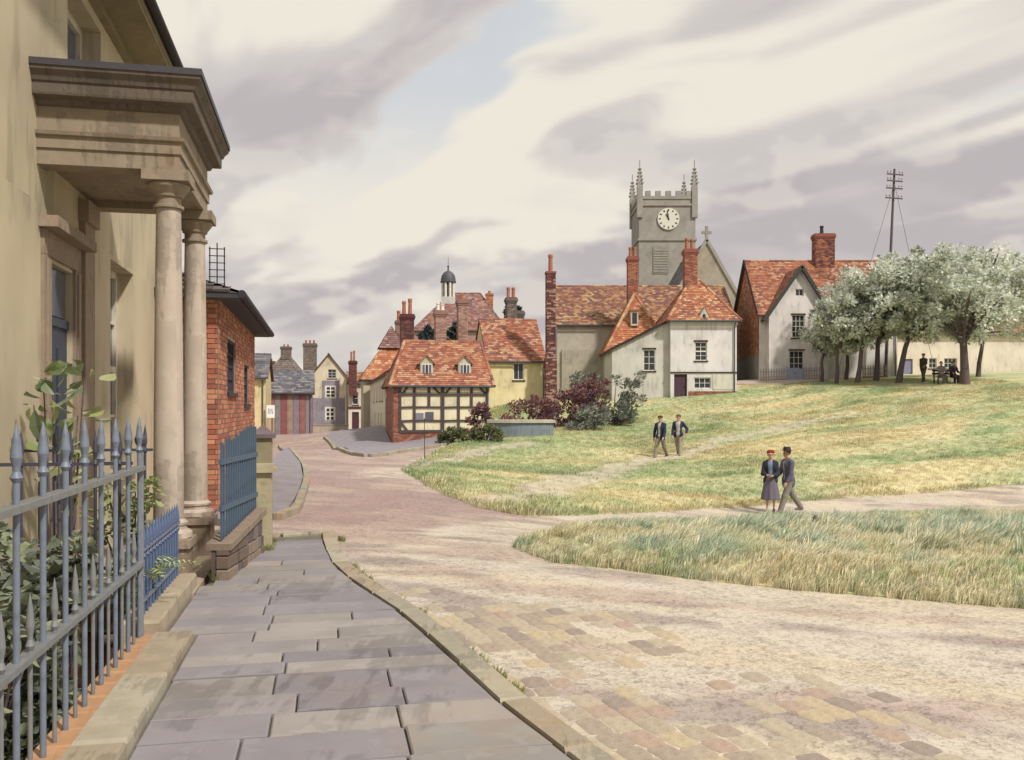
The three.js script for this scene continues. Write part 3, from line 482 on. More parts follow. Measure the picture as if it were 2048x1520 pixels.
/* house: front wall on local z = 0, x from 0 to w, back at z = -d */
function house(name, label, pos, yaw, w, d, top, o) {
  const g = thing(name, label, o.category || 'house', pos, yaw), h = { g, w, d, top }, b0 = -(o.foot ?? 1.2), th = 0.24, mat = o.mat;
  const wins = o.windows || [], doors = o.doors || [], hole = f => [...wins.filter(q => (q.face || 'front') === f).map(q => [q.x, q.x + q.w, q.y, q.y + q.h]), ...doors.filter(q => (q.face || 'front') === f).map(q => [q.x, q.x + q.w, q.y, q.y + q.h])];
  const rise = o.roof ? o.roof.rise : 0, kind = o.roof ? o.roof.kind : 'none', e = 0.05;
  const fr = kind === 'z' ? [[0, b0], [w, b0], [w, top - e], [w / 2, top + rise - e], [0, top - e]] : [[0, b0], [w, b0], [w, top - e], [0, top - e]];
  const sd = kind === 'x' ? [[th, b0], [d - th, b0], [d - th, top - e + th * rise / (d / 2)], [d / 2, top + rise - e], [th, top - e + th * rise / (d / 2)]] : [[th, b0], [d - th, b0], [d - th, top - e], [th, top - e]];
  wallFace(h, 'front', fr, hole('front'), o.frontMat || mat); wallFace(h, 'back', fr, [], mat); wallFace(h, 'left', sd, hole('left'), o.leftMat || mat); wallFace(h, 'right', sd, hole('right'), mat);
  if (o.roof) roofOn(h, o.roof);
  if (kind === 'x' || kind === 'hip') { // gutter and downpipe
    const ov = o.roof.over ?? 0.22, sl = rise / (d / 2), ye = top - ov * sl - 0.04, z = ov + 0.05, x = w - 0.14, gm = MATS.lead; const gu = new MB().cyl(V(-0.1, ye, z), V(w + 0.1, ye, z), 0.05, 0.05, 8).build('gutter', gm, g);
    new MB().tube([V(x, ye, z), V(x, ye - 0.12, z), V(x, ye - 0.3, 0.07), V(x, -0.3, 0.07)], [0.033, 0.033, 0.033, 0.033], 8).build('downpipe', gm, gu);
  }
  for (const q of wins) windowPart(g, faceM(h, q.face || 'front'), q.x, q.y, q.w, q.h, q.c || 2, q.r || 3, q.o || {});
  for (const q of doors) doorPart(g, faceM(h, q.face || 'front'), q.x, q.y, q.w, q.h, q.mat, q.o);
  return h;
}
const plaster = (r, g, b, k = 0.66, size = 3) => M(A(r, g, b, k), { tex: 'plaster', size, bump: 0.01 });
const stoneM = (r, g, b, k = 0.66, size = 2) => M(A(r, g, b, k), { tex: 'stone', size, bump: 0.02 });
// ───────────────────────── stucco house with portico (beside the pavement) ─────────────────────────
const stucco = plaster(222, 209, 180, 0.70, 3.4), agedM = (r, g, b, k, size) => M(A(r, g, b, k), { tex: 'aged', size, bump: 0.012 }), portStone = agedM(178, 164, 144, 0.64, 1.7), paleStone = stoneM(206, 190, 166, 0.64, 1.1);
{
  // local frame: x = a + 2.4 towards the road, z = -t
  const g = thing('stucco_house', 'cream stucco house with columned portico and iron railings beside the flagged pavement', 'house', ST(-2.4, 0, 0), TH);
  const L = (a, t, y) => V(a + 2.4, y, -t);
  const wins = [[11.0, 12.25, 0.9, 3.35], [9.25, 10.55, 4.62, 5.75]], door = [8.62, 9.42, 0.2, 2.95], arches = [2.3, 3.3, 4.3, 5.3, 6.3].map(t => [t, t + 0.62]);
  const T0 = -4, T1 = 13.98;
  const s = new THREE.Shape([[T0, -1.1], [T1, -1.1], [T1, 5.95], [T0, 5.95]].map(q => new THREE.Vector2(...q)));
  const rectHole = (a, b, c, d) => { const p = new THREE.Path(); p.moveTo(a, c); p.lineTo(a, d); p.lineTo(b, d); p.lineTo(b, c); p.closePath(); s.holes.push(p); };
  wins.forEach(q => rectHole(...q)); rectHole(...door);
  for (const [a, b] of arches) { const p = new THREE.Path(), r = (b - a) / 2; p.moveTo(a, -1.0); p.lineTo(a, -0.35); p.absarc(a + r, -0.35, r, Math.PI, 0, true); p.lineTo(b, -1.0); p.closePath(); s.holes.push(p); }
  const wg = new THREE.ExtrudeGeometry(s, { depth: 0.34, bevelEnabled: false, curveSegments: 10 }); wg.translate(0, 0, -0.34);
  const fm = new THREE.Object3D(); fm.rotation.y = Math.PI / 2; fm.position.set(0, 0, 0);   // face local x = t, outward = +x
  place(new MB().geo(wg).build('wall', stucco, g), fm, 0, 0, 0);
  new MB().box(-6, -0.36, -1.1, 5.9, -T1, -T1 + 0.3).box(-6, -0.36, -1.1, 5.9, -T0 - 0.3, -T0).box(-6.3, -6, -1.1, 5.9, -T1, -T0).build('wall', stucco, g);
  const frameMat = M(A(236, 230, 214, 0.7), { tex: 'plaster', size: 0.6 });
  windowPart(g, fm, 11.0, 0.9, 1.25, 2.45, 2, 4, { back: 0.22, frame: 0.08, bar: 0.035, sash: true, mat: frameMat, glass: MATS.glassBlue, sillMat: paleStone });
  windowPart(g, fm, 9.25, 4.62, 1.3, 1.13, 2, 2, { back: 0.22, frame: 0.08, bar: 0.035, mat: frameMat, glass: MATS.glassBlue, sillMat: paleStone });
  for (const [a, b] of arches) windowPart(g, fm, a + 0.002, -1.0, b - a - 0.004, 0.95, 2, 3, { back: 0.22, frame: 0.05, bar: 0.03, mat: frameMat, glass: MATS.glass, sill: false });
  // door with panels, surround and hood
  const dm = M(A(72, 86, 108, 0.6), { tex: 'wood', size: 0.6, bump: 0.003, rough: 0.5 }), d = new MB(); d.box(0, 0.8, 0, 2.2, -0.1, -0.05); d.box(0.0, 0.8, 2.2, 2.28, -0.1, -0.03);
  const dr = place(d.build('door', dm, g), fm, 8.62, 0.2, 0);
  for (const [x, y, w, h] of [[0.1, 0.15, 0.26, 0.6], [0.44, 0.15, 0.26, 0.6], [0.1, 0.9, 0.26, 1.1], [0.44, 0.9, 0.26, 1.1]]) new MB().box(x, x + w, y, y + h, -0.05, -0.03).build('door_panel', dm, dr);
  new MB().poly([V(0.02, 2.3, -0.06), V(0.78, 2.3, -0.06), V(0.78, 2.74, -0.06), V(0.02, 2.74, -0.06)]).build('fanlight', MATS.glassBlue, dr);
  const brown = agedM(182, 164, 146, 0.64, 1.4), su = new MB(); su.box(-0.2, -0.003, -0.05, 2.78, -0.2, 0.03); su.box(0.803, 1.0, -0.05, 2.78, -0.2, 0.03); su.box(-0.2, 1.0, 2.783, 3.0, -0.2, 0.032); su.box(-0.27, 1.07, 3.003, 3.1, -0.1, 0.16); su.box(-0.13, -0.05, 0, 2.75, 0.03, 0.05); su.box(0.85, 0.93, 0, 2.75, 0.03, 0.05);
  su.build('door_surround', brown, dr);
  // pilaster beside the door
  const pl = new MB(); for (const t of [9.85]) { pl.box(0.002, 0.06, 0.1, 3.5, -t - 0.19, -t + 0.19); pl.box(0.002, 0.09, 0.1, 0.5, -t - 0.23, -t + 0.23); pl.box(0.002, 0.1, 3.5, 3.72, -t - 0.23, -t + 0.23); } pl.build('pilaster', brown, g);
  // eaves
  const ev = new MB(); ev.box(-0.3, 0.46, 5.95, 6.0, -T1 - 0.2, -T0 + 0.2); ev.box(0.40, 0.47, 6.0, 6.14, -T1 - 0.2, -T0 + 0.2); ev.box(-0.3, 0.08, 5.86, 5.948, -T1, -T0); const eave = ev.build('eaves', stoneM(170, 158, 128, 0.62, 1.5), g);
  new MB().cyl(V(0.52, 6.12, -T1 - 0.2), V(0.52, 6.12, -T0 + 0.2), 0.06, 0.06, 10).build('gutter', M(A(60, 56, 58)), eave);
  const rf = new MB(); rf.poly([V(0.48, 6.15, -T0 + 0.2), V(0.48, 6.15, -T1 - 0.2), V(-3.1, 8.6, -T1 - 0.2), V(-3.1, 8.6, -T0 + 0.2)]); rf.poly([V(-6.6, 6.15, -T1 - 0.2), V(-6.6, 6.15, -T0 + 0.2), V(-3.1, 8.6, -T0 + 0.2), V(-3.1, 8.6, -T1 - 0.2)]); rf.poly([V(-6.3, 5.9, -T1), V(0, 5.9, -T1), V(-3.1, 8.5, -T1)]); rf.poly([V(-6.3, 5.9, -T0), V(0, 5.9, -T0), V(-3.1, 8.5, -T0)]);
  rf.build('roof', M(PAL.darkSlate[0], { tex: 'stone', size: 1 }), g);
  // portico: floor, columns, entablature swept round three sides
  new MB().box(0.003, 1.33, -0.3, 0.10, -10.45, -7.9).box(0.003, 1.1, 0.1, 0.2, -10.3, -8.3).build('portico_floor', paleStone, g);
  for (const t of [8.45, 10.1]) {
    const c = L(-1.36, t, 0), sh = new MB(); const prof = []; for (let i = 0; i <= 14; i++) { const k = i / 14; prof.push([0.128 - 0.024 * Math.pow(k, 1.7), 0.66 + k * 2.74]); }
    sh.lathe(prof, c, 30); const col = sh.build('column', portColumnMat(), g);
    const b = new MB(); b.lathe([[0.2, 0.5], [0.2, 0.545], [0.185, 0.56], [0.155, 0.575], [0.15, 0.6], [0.165, 0.615], [0.165, 0.635], [0.135, 0.66], [0.128, 0.663]], c, 30); b.build('column_base', portColumnMat(), col);
    const pd = new MB(); pd.box(c.x - 0.18, c.x + 0.18, 0.02, 0.5, c.z - 0.18, c.z + 0.18); pd.box(c.x - 0.21, c.x + 0.21, 0.42, 0.49, c.z - 0.21, c.z + 0.21); pd.box(c.x - 0.22, c.x + 0.22, -0.05, 0.12, c.z - 0.22, c.z + 0.22); pd.build('pedestal', agedM(184, 164, 146, 0.64, 0.9), col);
    const k = new MB(); k.lathe([[0.104, 3.4], [0.13, 3.41], [0.13, 3.435], [0.106, 3.445], [0.106, 3.5], [0.125, 3.51], [0.13, 3.53], [0.175, 3.59], [0.18, 3.615], [0.17, 3.63]], c, 30); k.box(c.x - 0.195, c.x + 0.195, 3.628, 3.722, c.z - 0.195, c.z + 0.195); k.build('capital', portStone, col);
  }
  const prof = [[0, 3.725], [0, 3.86], [0.018, 3.862], [0.018, 3.965], [0.045, 3.97], [0.055, 4.0], [0.0, 4.012], [0.0, 4.215], [0.03, 4.225], [0.05, 4.265], [0.13, 4.28], [0.135, 4.30], [0.135, 4.385], [0.15, 4.39], [0.165, 4.43], [0.2, 4.47], [0.205, 4.515], [0.19, 4.525]];
  const corner = (o) => [L(-2.4, 8.31 - o, 0), L(-1.25 + o, 8.31 - o, 0), L(-1.25 + o, 10.24 + o, 0), L(-2.4, 10.24 + o, 0)];
  const en = new MB(), ring = ([o, y]) => corner(o).map(p => p.setY(y)); const cor = new MB();
  for (let i = 0; i < prof.length - 1; i++) { const a = ring(prof[i]), b = ring(prof[i + 1]); for (let k = 0; k < 3; k++) (prof[i][1] < 4.21 ? en : cor).quad(a[k], a[k + 1], b[k + 1], b[k]); }
  cor.poly(ring(prof[prof.length - 1])); const e0 = ring(prof[0]); // soffit with a sunk panel
  const ic = [L(-2.4, 8.55, 3.725), L(-1.49, 8.55, 3.725), L(-1.49, 10.0, 3.725), L(-2.4, 10.0, 3.725)];
  for (let k = 0; k < 3; k++) en.quad(e0[k], ic[k], ic[k + 1], e0[k + 1]); for (let k = 0; k < 3; k++) en.quad(ic[k], ic[k].clone().setY(3.8), ic[k + 1].clone().setY(3.8), ic[k + 1]); en.poly(ic.map(p => p.clone().setY(3.8)));
  const ent = en.build('entablature', portStone, g); cor.build('cornice', agedM(128, 117, 107, 0.6, 1.3), ent); const fl = new MB(), f0 = corner(0.215).map(p => p.setY(4.50)), f1 = corner(0.215).map(p => p.setY(4.555)), f2 = corner(0.10).map(p => p.setY(4.57)); for (let k = 0; k < 3; k++) { fl.quad(f0[k], f0[k + 1], f1[k + 1], f1[k]); fl.quad(f1[k], f1[k + 1], f2[k + 1], f2[k]); } fl.poly(f2); fl.build('lead_flashing', M(A(78, 76, 84, .7), { tex: 'iron', size: 0.7, bump: 0.006, rough: 0.6 }), ent);
  // sunken area: floor and retaining wall
  new MB().box(0.004, 1.1, -1.2, -1.02, -7.86, 4).build('area_floor', stoneM(150, 140, 120), g);
  new MB().box(1.1, 1.30, -1.2, 0.02, -7.86, 4).box(0.004, 1.30, -1.2, 0.02, -7.9, -7.862).build('area_wall', stoneM(150, 116, 100), g);
  // terracotta edging and kerb
  const ed = M(A(214, 168, 128, 0.68), { tex: 'plaster', size: 0.6, bump: 0.006 }), R = rng(8);
  for (let t = 0.6; t < 6.3; t += 0.235) new MB().slab([L(-1.27, t + 0.004, 0.13), L(-1.105, t + 0.004, 0.13), L(-1.105, t + 0.231, 0.13), L(-1.27, t + 0.231, 0.13)].map(p => p.setY(0.125 + R() * 0.01)), 0.15, 0.01).build('edging_tile', ed, g);
  for (let t = 0.2; t < 6.3; t += 1.02) { const t1 = Math.min(t + 1.01, 6.36); new MB().slab([L(-1.10, t, 0.17), L(-0.862, t, 0.17), L(-0.862, t1, 0.17), L(-1.10, t1, 0.17)], 0.3, 0.02).build('kerb_stone', kerbMats[(R() * 3) | 0], g); }
  for (const [t, t1] of [[6.40, 7.3], [7.31, 8.20]]) new MB().slab([L(-1.36, t, 0.22), L(-1.09, t, 0.22), L(-1.09, t1, 0.22), L(-1.36, t1, 0.22)], 0.4, 0.02).build('plinth_stone', paleStone, g);
}
function portColumnMat() { return portColumnMat.m || (portColumnMat.m = agedM(214, 200, 186, 0.7, 2.3)); }

// iron railings: spear bars, rails; each bar a piece
const railBlue = M(A(142, 154, 174, 0.66), { tex: 'iron', size: 0.35, bump: 0.002, rough: 0.5 }), railGrey = M(A(152, 156, 158, 0.66), { tex: 'iron', size: 0.4, bump: 0.002, rough: 0.5 }), railDark = M(A(84, 84, 104, 0.6), { tex: 'iron', size: 0.4, rough: 0.5 });
function spearGeo(y0, y1, r) { const m = new MB(), h = y1 - y0; m.cyl(V(0, y0, 0), V(0, y1 - 0.22, 0), r, r, 8); m.lathe([[r, 0], [r * 1.9, 0.02], [r * 1.05, 0.045], [r * 1.1, 0.06], [r * 1.75, 0.10], [r * 1.2, 0.17], [0.001, 0.24]], V(0, y1 - 0.24, 0), 8); return m.geometry(); }
function railing(label, A0, B0, bars, rails, bmat, rmat, group) { // bars: [offset along, geometry]
  const g = thing('iron_railing', label, 'railing', A0, Math.atan2(-(B0.z - A0.z), B0.x - A0.x), group); const L = Math.hypot(B0.x - A0.x, B0.z - A0.z);
  for (const [y, h, w] of rails) new MB().beam(V(-0.02, y, 0), V(L + 0.02, y, 0), h, w, V(0, 1, 0)).build('rail', rmat, g);
  for (const [s, geo, mt] of bars(L)) { const b = mesh('bar', geo, mt || bmat, g); b.position.set(s, 0, 0); b.rotation.y = s * 3.7; }
  return g;
}
{
  const main = spearGeo(-0.02, 1.47, 0.0135), dog = spearGeo(-0.02, 0.76, 0.010), thin = spearGeo(-0.05, 1.48, 0.0105), low = spearGeo(0.1, 0.72, 0.012);
  const every = (st, g, off = 0) => L => { const o = []; for (let s = off; s < L; s += st) o.push([s, g]); return o; };
  railing('blue grey spear railing standing along the terracotta edging', ST(-1.2, 0.4, 0.12), ST(-1.2, 6.32, 0.12), L => [...every(0.345, main, 0.05)(L), ...every(0.345, dog, 0.22)(L).map(q => [q[0], q[1], railGrey])], [[1.13, 0.028, 0.07], [0.5, 0.028, 0.06]], railBlue, railGrey);
  railing('dark return railing from the street railing to the stucco wall', ST(-1.27, 6.36, 0.02), ST(-2.36, 6.36, 0.02), every(0.15, thin, 0.06), [[1.26, 0.022, 0.03], [0.35, 0.022, 0.03]], railDark, railDark);
  railing('thin dark railing in front of the portico columns', ST(-1.42, 7.92, 0.03), ST(-2.37, 7.92, 0.03), every(0.115, thin, 0.04), [[1.27, 0.022, 0.03], [0.3, 0.022, 0.03]], railDark, railDark);
  railing('low blue railing on the plinth stones before the column', ST(-1.23, 6.45, 0.12), ST(-1.23, 8.12, 0.12), every(0.12, low, 0.05), [[0.55, 0.02, 0.03], [0.2, 0.02, 0.03]], M(A(106, 126, 166, 0.64), { tex: 'iron', size: 0.3, rough: 0.5 }), railBlue);
  // corner post
  const p = thing('railing_post', 'slim iron post with a ball finial at the railing corner', 'post', ST(-1.2, 6.36, 0.12)); new MB().cyl(V(0, 0, 0), V(0, 1.25, 0), 0.02, 0.02, 10).build('shaft', railGrey, p); new MB().lathe([[0.02, 0], [0.035, 0.01], [0.02, 0.03], [0.035, 0.055], [0.04, 0.08], [0.03, 0.105], [0, 0.12]], V(0, 1.24, 0), 12).build('finial', railDark, p);
}
// low stone wall with blue fence, and stone gate piers
{
  const A0 = ST(-1.02, 8.42, 0.08), B0 = ST(-0.80, 9.85, 0.08), yaw = Math.atan2(-(B0.z - A0.z), B0.x - A0.x), L = A0.distanceTo(B0);
  const g = thing('low_wall', 'low rubble stone wall under the blue fence', 'wall', A0, yaw), core = new MB(), topY = s => 0.36 + 0.16 * s / L; core.box(0.02, L - 0.02, -0.2, 0.34, 0.02, 0.15); core.build('wall_core', stoneM(110, 100, 96), g);
  const R = rng(31), ms = [A(150, 138, 132), A(124, 112, 112), A(168, 150, 134), A(136, 118, 106)].map(c => M(c, { tex: 'stone', size: 0.5, bump: 0.01 }));
  for (let k = 0; k < 3; k++) { let x = k % 2 ? -0.0 : 0; while (x < L - 0.05) { const w = Math.min(0.16 + R() * 0.26, L - x), y0 = k * 0.12, y1 = k === 2 ? topY(x + w / 2) - 0.07 : y0 + 0.115, o = R() * 0.02; const m = new MB(), z = 0.165 + o; m.slab([V(x + 0.006, y1, 0.07), V(x + w - 0.006, y1, 0.07), V(x + w - 0.006, y1 - 0.004, z), V(x + 0.006, y1, z)].map(q => q), y1 - y0 - 0.008, 0.012); const st = m.build('stone', ms[(R() * 4) | 0], g); x += w; } }
  { let x = 0; while (x < L - 0.05) { const w = Math.min(0.45 + R() * 0.2, L - x); new MB().slab([V(x + 0.005, topY(x), -0.02), V(x + w - 0.005, topY(x + w), -0.02), V(x + w - 0.005, topY(x + w), 0.205), V(x + 0.005, topY(x), 0.205)].reverse(), 0.068, 0.01).build('coping_stone', ms[2], g); x += w; } }
  const f = thing('blue_fence', 'dark blue fence of upright bars on the low stone wall', 'fence', A0.clone().add(V(0, 0, 0)), yaw), bm = M(A(98, 122, 148, 0.6), { tex: 'wood', size: 0.3, bump: 0.002, rough: 0.6 });
  for (const y of [0.66, 1.08]) new MB().beam(V(0.02, y, 0.1), V(L - 0.02, y, 0.1), 0.05, 0.03, V(0, 1, 0)).build('rail', bm, f);
  const bg = new MB().box(-0.014, 0.014, 0, 0.86, -0.008, 0.008).geometry(); for (let s = 0.06; s < L - 0.04; s += 0.088) { const b = mesh('bar', bg, bm, f); b.position.set(s, topY(s) + 0.01, 0.1); b.scale.y = 1 + (R() - 0.5) * 0.08; b.position.z += (R() - 0.5) * 0.006; }
  const pm = stoneM(208, 198, 164, 0.66, 0.8), pier = (label, a, t, w, h, cap, mt) => { const p = thing('gate_pier', label, 'gate pier', ST(a, t, 0.02), TH); new MB().box(-w / 2, w / 2, -0.1, h, -w / 2, w / 2).build('shaft', mt, p); const c = new MB(); if (cap === 'flat') { c.box(-w / 2 - 0.05, w / 2 + 0.05, h + 0.002, h + 0.05, -w / 2 - 0.05, w / 2 + 0.05); c.box(-w / 2 - 0.02, w / 2 + 0.02, h + 0.052, h + 0.09, -w / 2 - 0.02, w / 2 + 0.02); } else { c.box(-w / 2 - 0.04, w / 2 + 0.04, h + 0.002, h + 0.05, -w / 2 - 0.04, w / 2 + 0.04); const q = [[-1, 1], [1, 1], [1, -1], [-1, -1]].map(([x, z]) => V(x * (w / 2 + 0.03), h + 0.05, z * (w / 2 + 0.03))); for (let i = 0; i < 4; i++) c.tri(q[i], q[(i + 1) % 4], V(0, h + 0.16, 0)); } c.build('cap', cap === 'flat' ? pm : stoneM(140, 122, 130), p); };
  pier('yellowish stone gate pier with flat cap ending the blue fence', -0.66, 10.1, 0.19, 0.93, 'flat', pm);
  pier('grey stone gate pier with pointed purplish cap', -0.74, 11.3, 0.22, 1.26, 'point', stoneM(178, 168, 136, 0.62, 0.8));
}
// red brick house next door
{
  const T0 = 14, T1 = 20.9, a = -1.55, L = T1 - T0, top = 3.36;
  const g = thing('red_brick_house', 'red brick house with dark slate roof beyond the portico', 'house', ST(a, T0, 0), TH), fm = new THREE.Object3D(); fm.rotation.y = Math.PI / 2;
  const wins = [[1.15, 2.5, 1.9, 2.78, 4, 4], [4.2, 5.35, 1.72, 2.5, 3, 4]], h = { g, w: 5, d: L, top };
  const s = new THREE.Shape([[0, -0.5], [L, -0.5], [L, top], [0, top]].map(q => new THREE.Vector2(...q))); for (const q of wins) { const p = new THREE.Path(); p.moveTo(q[0], q[2]); p.lineTo(q[0], q[3]); p.lineTo(q[1], q[3]); p.lineTo(q[1], q[2]); s.holes.push(p); }
  const eg = new THREE.ExtrudeGeometry(s, { depth: 0.3, bevelEnabled: false }); eg.translate(0, 0, -0.3); const wall = place(new MB().geo(eg).build('wall', MATS.mortar, g), fm, 0, 0, 0);
  const b = new MB(); brickFace(b, V(0, -0.4, 0), V(1, 0, 0), V(0, 0, 1), L, top + 0.35, PAL.hotBrick, 5, wins.map(q => [q[0], q[1], q[2] + 0.4, q[3] + 0.4])); b.build('brickwork', MATS.vc, wall).userData.kind = 'stuff';
  const side = new MB().box(-5, -0.003, -0.5, top, -0.3, 0).box(-5, -0.003, -0.5, top, -L, -L + 0.3).box(-5.3, -5.0, -0.5, top, -L, 0); const sw = side.build('wall', MATS.mortar, g);
  const b2 = new MB(); brickFace(b2, V(-5, -0.4, 0), V(1, 0, 0), V(0, 0, 1), 4.99, top + 0.35, PAL.hotBrick, 6); b2.build('brickwork', MATS.vc, sw).userData.kind = 'stuff';
  for (const q of wins) { const w = windowPart(g, fm, q[0], q[2], q[1] - q[0], q[3] - q[2], q[4], q[5], { back: 0.05, frame: 0.04, bar: 0.022, mat: M(A(66, 60, 72, 0.7)), glass: M([0.62, 0.62, 0.64], { rough: 0.35 }) }); }
  // low hipped slate roof with gutter board
  const ov = 0.32, ye = top - 0.02, yr = top + 1.05, f = [[V(ov, ye, ov), V(ov, ye, -L - ov), V(-2.5, yr, -L + 2.2), V(-2.5, yr, -2.2)], [V(ov, ye, -L - ov), V(-5.6, ye, -L - ov), V(-2.5, yr, -L + 2.2)], [V(-5.6, ye, ov), V(ov, ye, ov), V(-2.5, yr, -2.2)], [V(-5.6, ye, -L - ov), V(-5.6, ye, ov), V(-2.5, yr, -2.2), V(-2.5, yr, -L + 2.2)]];
  const sl = new MB(), ti = new MB(); f.forEach((q, i) => { sl.poly(q.map(p => p.clone().setY(p.y - 0.02))); tilePoly(ti, q, PAL.darkSlate, 0.3, 0.24, 40 + i, 0.03); }); sl.box(-5.6, ov, ye - 0.09, ye - 0.03, -L - ov, ov);
  const rf = sl.build('roof', M(PAL.darkSlate[1]), g); ti.build('roof_slates', MATS.vc, rf).userData.kind = 'stuff'; new MB().cyl(V(ov + 0.04, ye - 0.03, ov), V(ov + 0.04, ye - 0.03, -L - ov), 0.06, 0.06, 10).build('gutter', M(A(64, 60, 68)), rf);
  // iron lattice frame on the roof
  const lfs = 0.78, lf = thing('roof_frame', 'dark iron lattice frame standing on the slate roof of the brick house', 'iron frame', ST(a - 0.10, T0 + 0.7, top + 0.08), TH), im = M(A(64, 58, 62));
  for (const x of [-0.14, 0, 0.14]) new MB().beam(V(x, 0, 0), V(x, x === 0 ? 1.0 : 0.92, 0), 0.022, 0.022).build('upright', im, lf); for (let k = 0; k < 6; k++) new MB().beam(V(-0.16, 0.18 + k * 0.14, 0.014), V(0.16, 0.18 + k * 0.14, 0.014), 0.018, 0.012, V(0, 1, 0)).build('crossbar', im, lf); lf.scale.setScalar(lfs);
}
// ───────────────────────── timber framed corner house ─────────────────────────
const gY = v => ht(v.x, v.z);
{
  const o = ST(3.28, 44.3, -0.2), w = 4.78, d = 5, top = 3.1;
  const panel = plaster(240, 232, 202, 0.84, 2);
  const h = house('timber_house', 'timber framed corner house with cream panels, two dormers and red tiled roof', o, TH, w, d, top, { mat: panel, leftMat: plaster(220, 160, 128, 0.66), roof: { kind: 'hip', insetL: 0.75, insetR: 0.02, rise: 2.2, pal: PAL.redTile, seed: 2, over: 0.2 } });
  const g = h.g, U = s => (s - 787) * 0.0249, Y = p => (890 - p) * 0.02472;      // picture measure on the front to metres
  const bm = new MB(); brickFace(bm, V(0, -0.3, 0.012), V(1, 0, 0), V(0, 0, 1), w, 0.9, PAL.brick, 12); brickFace(bm, V(0, 0.6, 0.012), V(1, 0, 0), V(0, 0, 1), 0.3, top - 0.65, PAL.brick, 13); brickFace(bm, V(-0.012, -0.3, -d), V(0, 0, 1), V(-1, 0, 0), d, top + 0.25, PAL.brick, 14); const bb = new MB(); bb.box(0.002, w - 0.002, -0.3, 0.6, 0.002, 0.012); bb.box(0.002, 0.3, 0.6, top - 0.06, 0.002, 0.012); bb.box(-0.012, -0.002, -0.3, top - 0.06, -d + 0.01, -0.01); const bw = bb.build('brick_base', MATS.mortar, g); bm.build('brickwork', MATS.vc, bw).userData.kind = 'stuff';
  const beam = (x0, y0, x1, y1, t = 0.12, z = 0.05) => new MB().beam(V(x0, y0, z - 0.018), V(x1, y1, z - 0.018), t, 0.07, V(1, 1, 0)).build('beam', MATS.oak, g);
  const posts = [[800, 1], [828, 1], [857, 0], [884, 1, 0.17], [916, 1], [942, 0], [974, 1]]; const sill = 0.68, head = top - 0.12;
  for (const [p, full, t] of posts) beam(U(p), full ? sill + 0.06 : Y(816), U(p), head - 0.06, t || 0.12);
  beam(0.26, head, w, head, 0.14, 0.052); beam(0.26, sill, w, sill, 0.13, 0.052);
  const xs = posts.filter(p => p[1]).map(p => U(p[0])); for (const y of [Y(790), Y(815), Y(842)]) for (let i = 0; i < xs.length - 1; i++) { beam(xs[i] + 0.06, y + (i % 2 ? 0.015 : 0), xs[i + 1] - 0.06, y + (i % 2 ? 0.01 : 0.02), 0.09, 0.047); }
  const brace = (x0, y0, x1, y1) => beam(U(x0), Y(y0), U(x1), Y(y1), 0.09, 0.043);
  brace(803, 789, 818, 771); brace(862, 771, 878, 787); brace(888, 789, 904, 771); brace(955, 771, 972, 789); brace(803, 846, 815, 862);
  new MB().box(U(830), U(846), Y(843), Y(826), 0.003, 0.05).build('window', M(A(150, 150, 160)), g); new MB().box(U(850), U(866), Y(841), Y(824), 0.003, 0.05).build('window', M(A(110, 112, 122), { rough: 0.3 }), g);
  // dormers
  for (const px of [855, 932]) {
    const x = U(px), zf = -0.55, y0 = top + 0.38, dw = 0.66, dh = 0.62, dm = new MB(); dm.box(x - dw / 2, x + dw / 2, y0 - 0.3, y0 + dh, zf - 1.6, zf); dm.tri(V(x - dw / 2, y0 + dh, zf), V(x + dw / 2, y0 + dh, zf), V(x, y0 + dh + 0.36, zf)); const dor = dm.build('dormer', plaster(226, 220, 200, 0.7), g);
    const wf = new THREE.Object3D(); wf.position.set(0, 0, zf); const ww = new MB(); ww.box(x - 0.27, x + 0.27, y0 + 0.02, y0 + 0.56, zf + 0.003, zf + 0.05); ww.build('dormer_window', MATS.white, dor);
    for (const k of [-1, 0, 1]) new MB().box(x + k * 0.165 - 0.062, x + k * 0.165 + 0.062, y0 + 0.08, y0 + 0.5, zf + 0.045, zf + 0.055).build('pane', k ? MATS.glassBlue : MATS.glass, dor);
    const dr = new MB(), sl = 0.36 / (dw / 2); for (const s of [-1, 1]) { const e = V(x + s * (dw / 2 + 0.1), y0 + dh - 0.1 * sl, zf + 0.1), r = V(x, y0 + dh + 0.36, zf + 0.1); dr.col = PAL.redTile[2]; const n = V(s * sl, 1, 0).normalize().multiplyScalar(0.04), bk = V(0, 0, -1.7); dr.quad(e, r, r.clone().add(bk), e.clone().add(bk)); dr.quad(e.clone().add(n), r.clone().add(n), r.clone().add(n).add(bk), e.clone().add(n).add(bk)); dr.quad(e, e.clone().add(n), r.clone().add(n), r); } dr.build('dormer_roof', M(A(196, 150, 108, 0.7), { tex: 'stone', size: 0.5 }), dor);
  }
  chimney(g, U(889) + 0.1, -2.7, top + 1.4, 6.9, 0.55, 0.6, [[-0.12, 0.4, 0.1], [0.12, 0.35, 0.1]], PAL.pinkBrick, 4, { potMat: MATS.white });
  chimney(g, U(938) + 0.15, -3.4, top + 1.0, 7.6, 0.5, 0.6, [[0, 0.3, 0.1]], PAL.pinkBrick, 9);
}
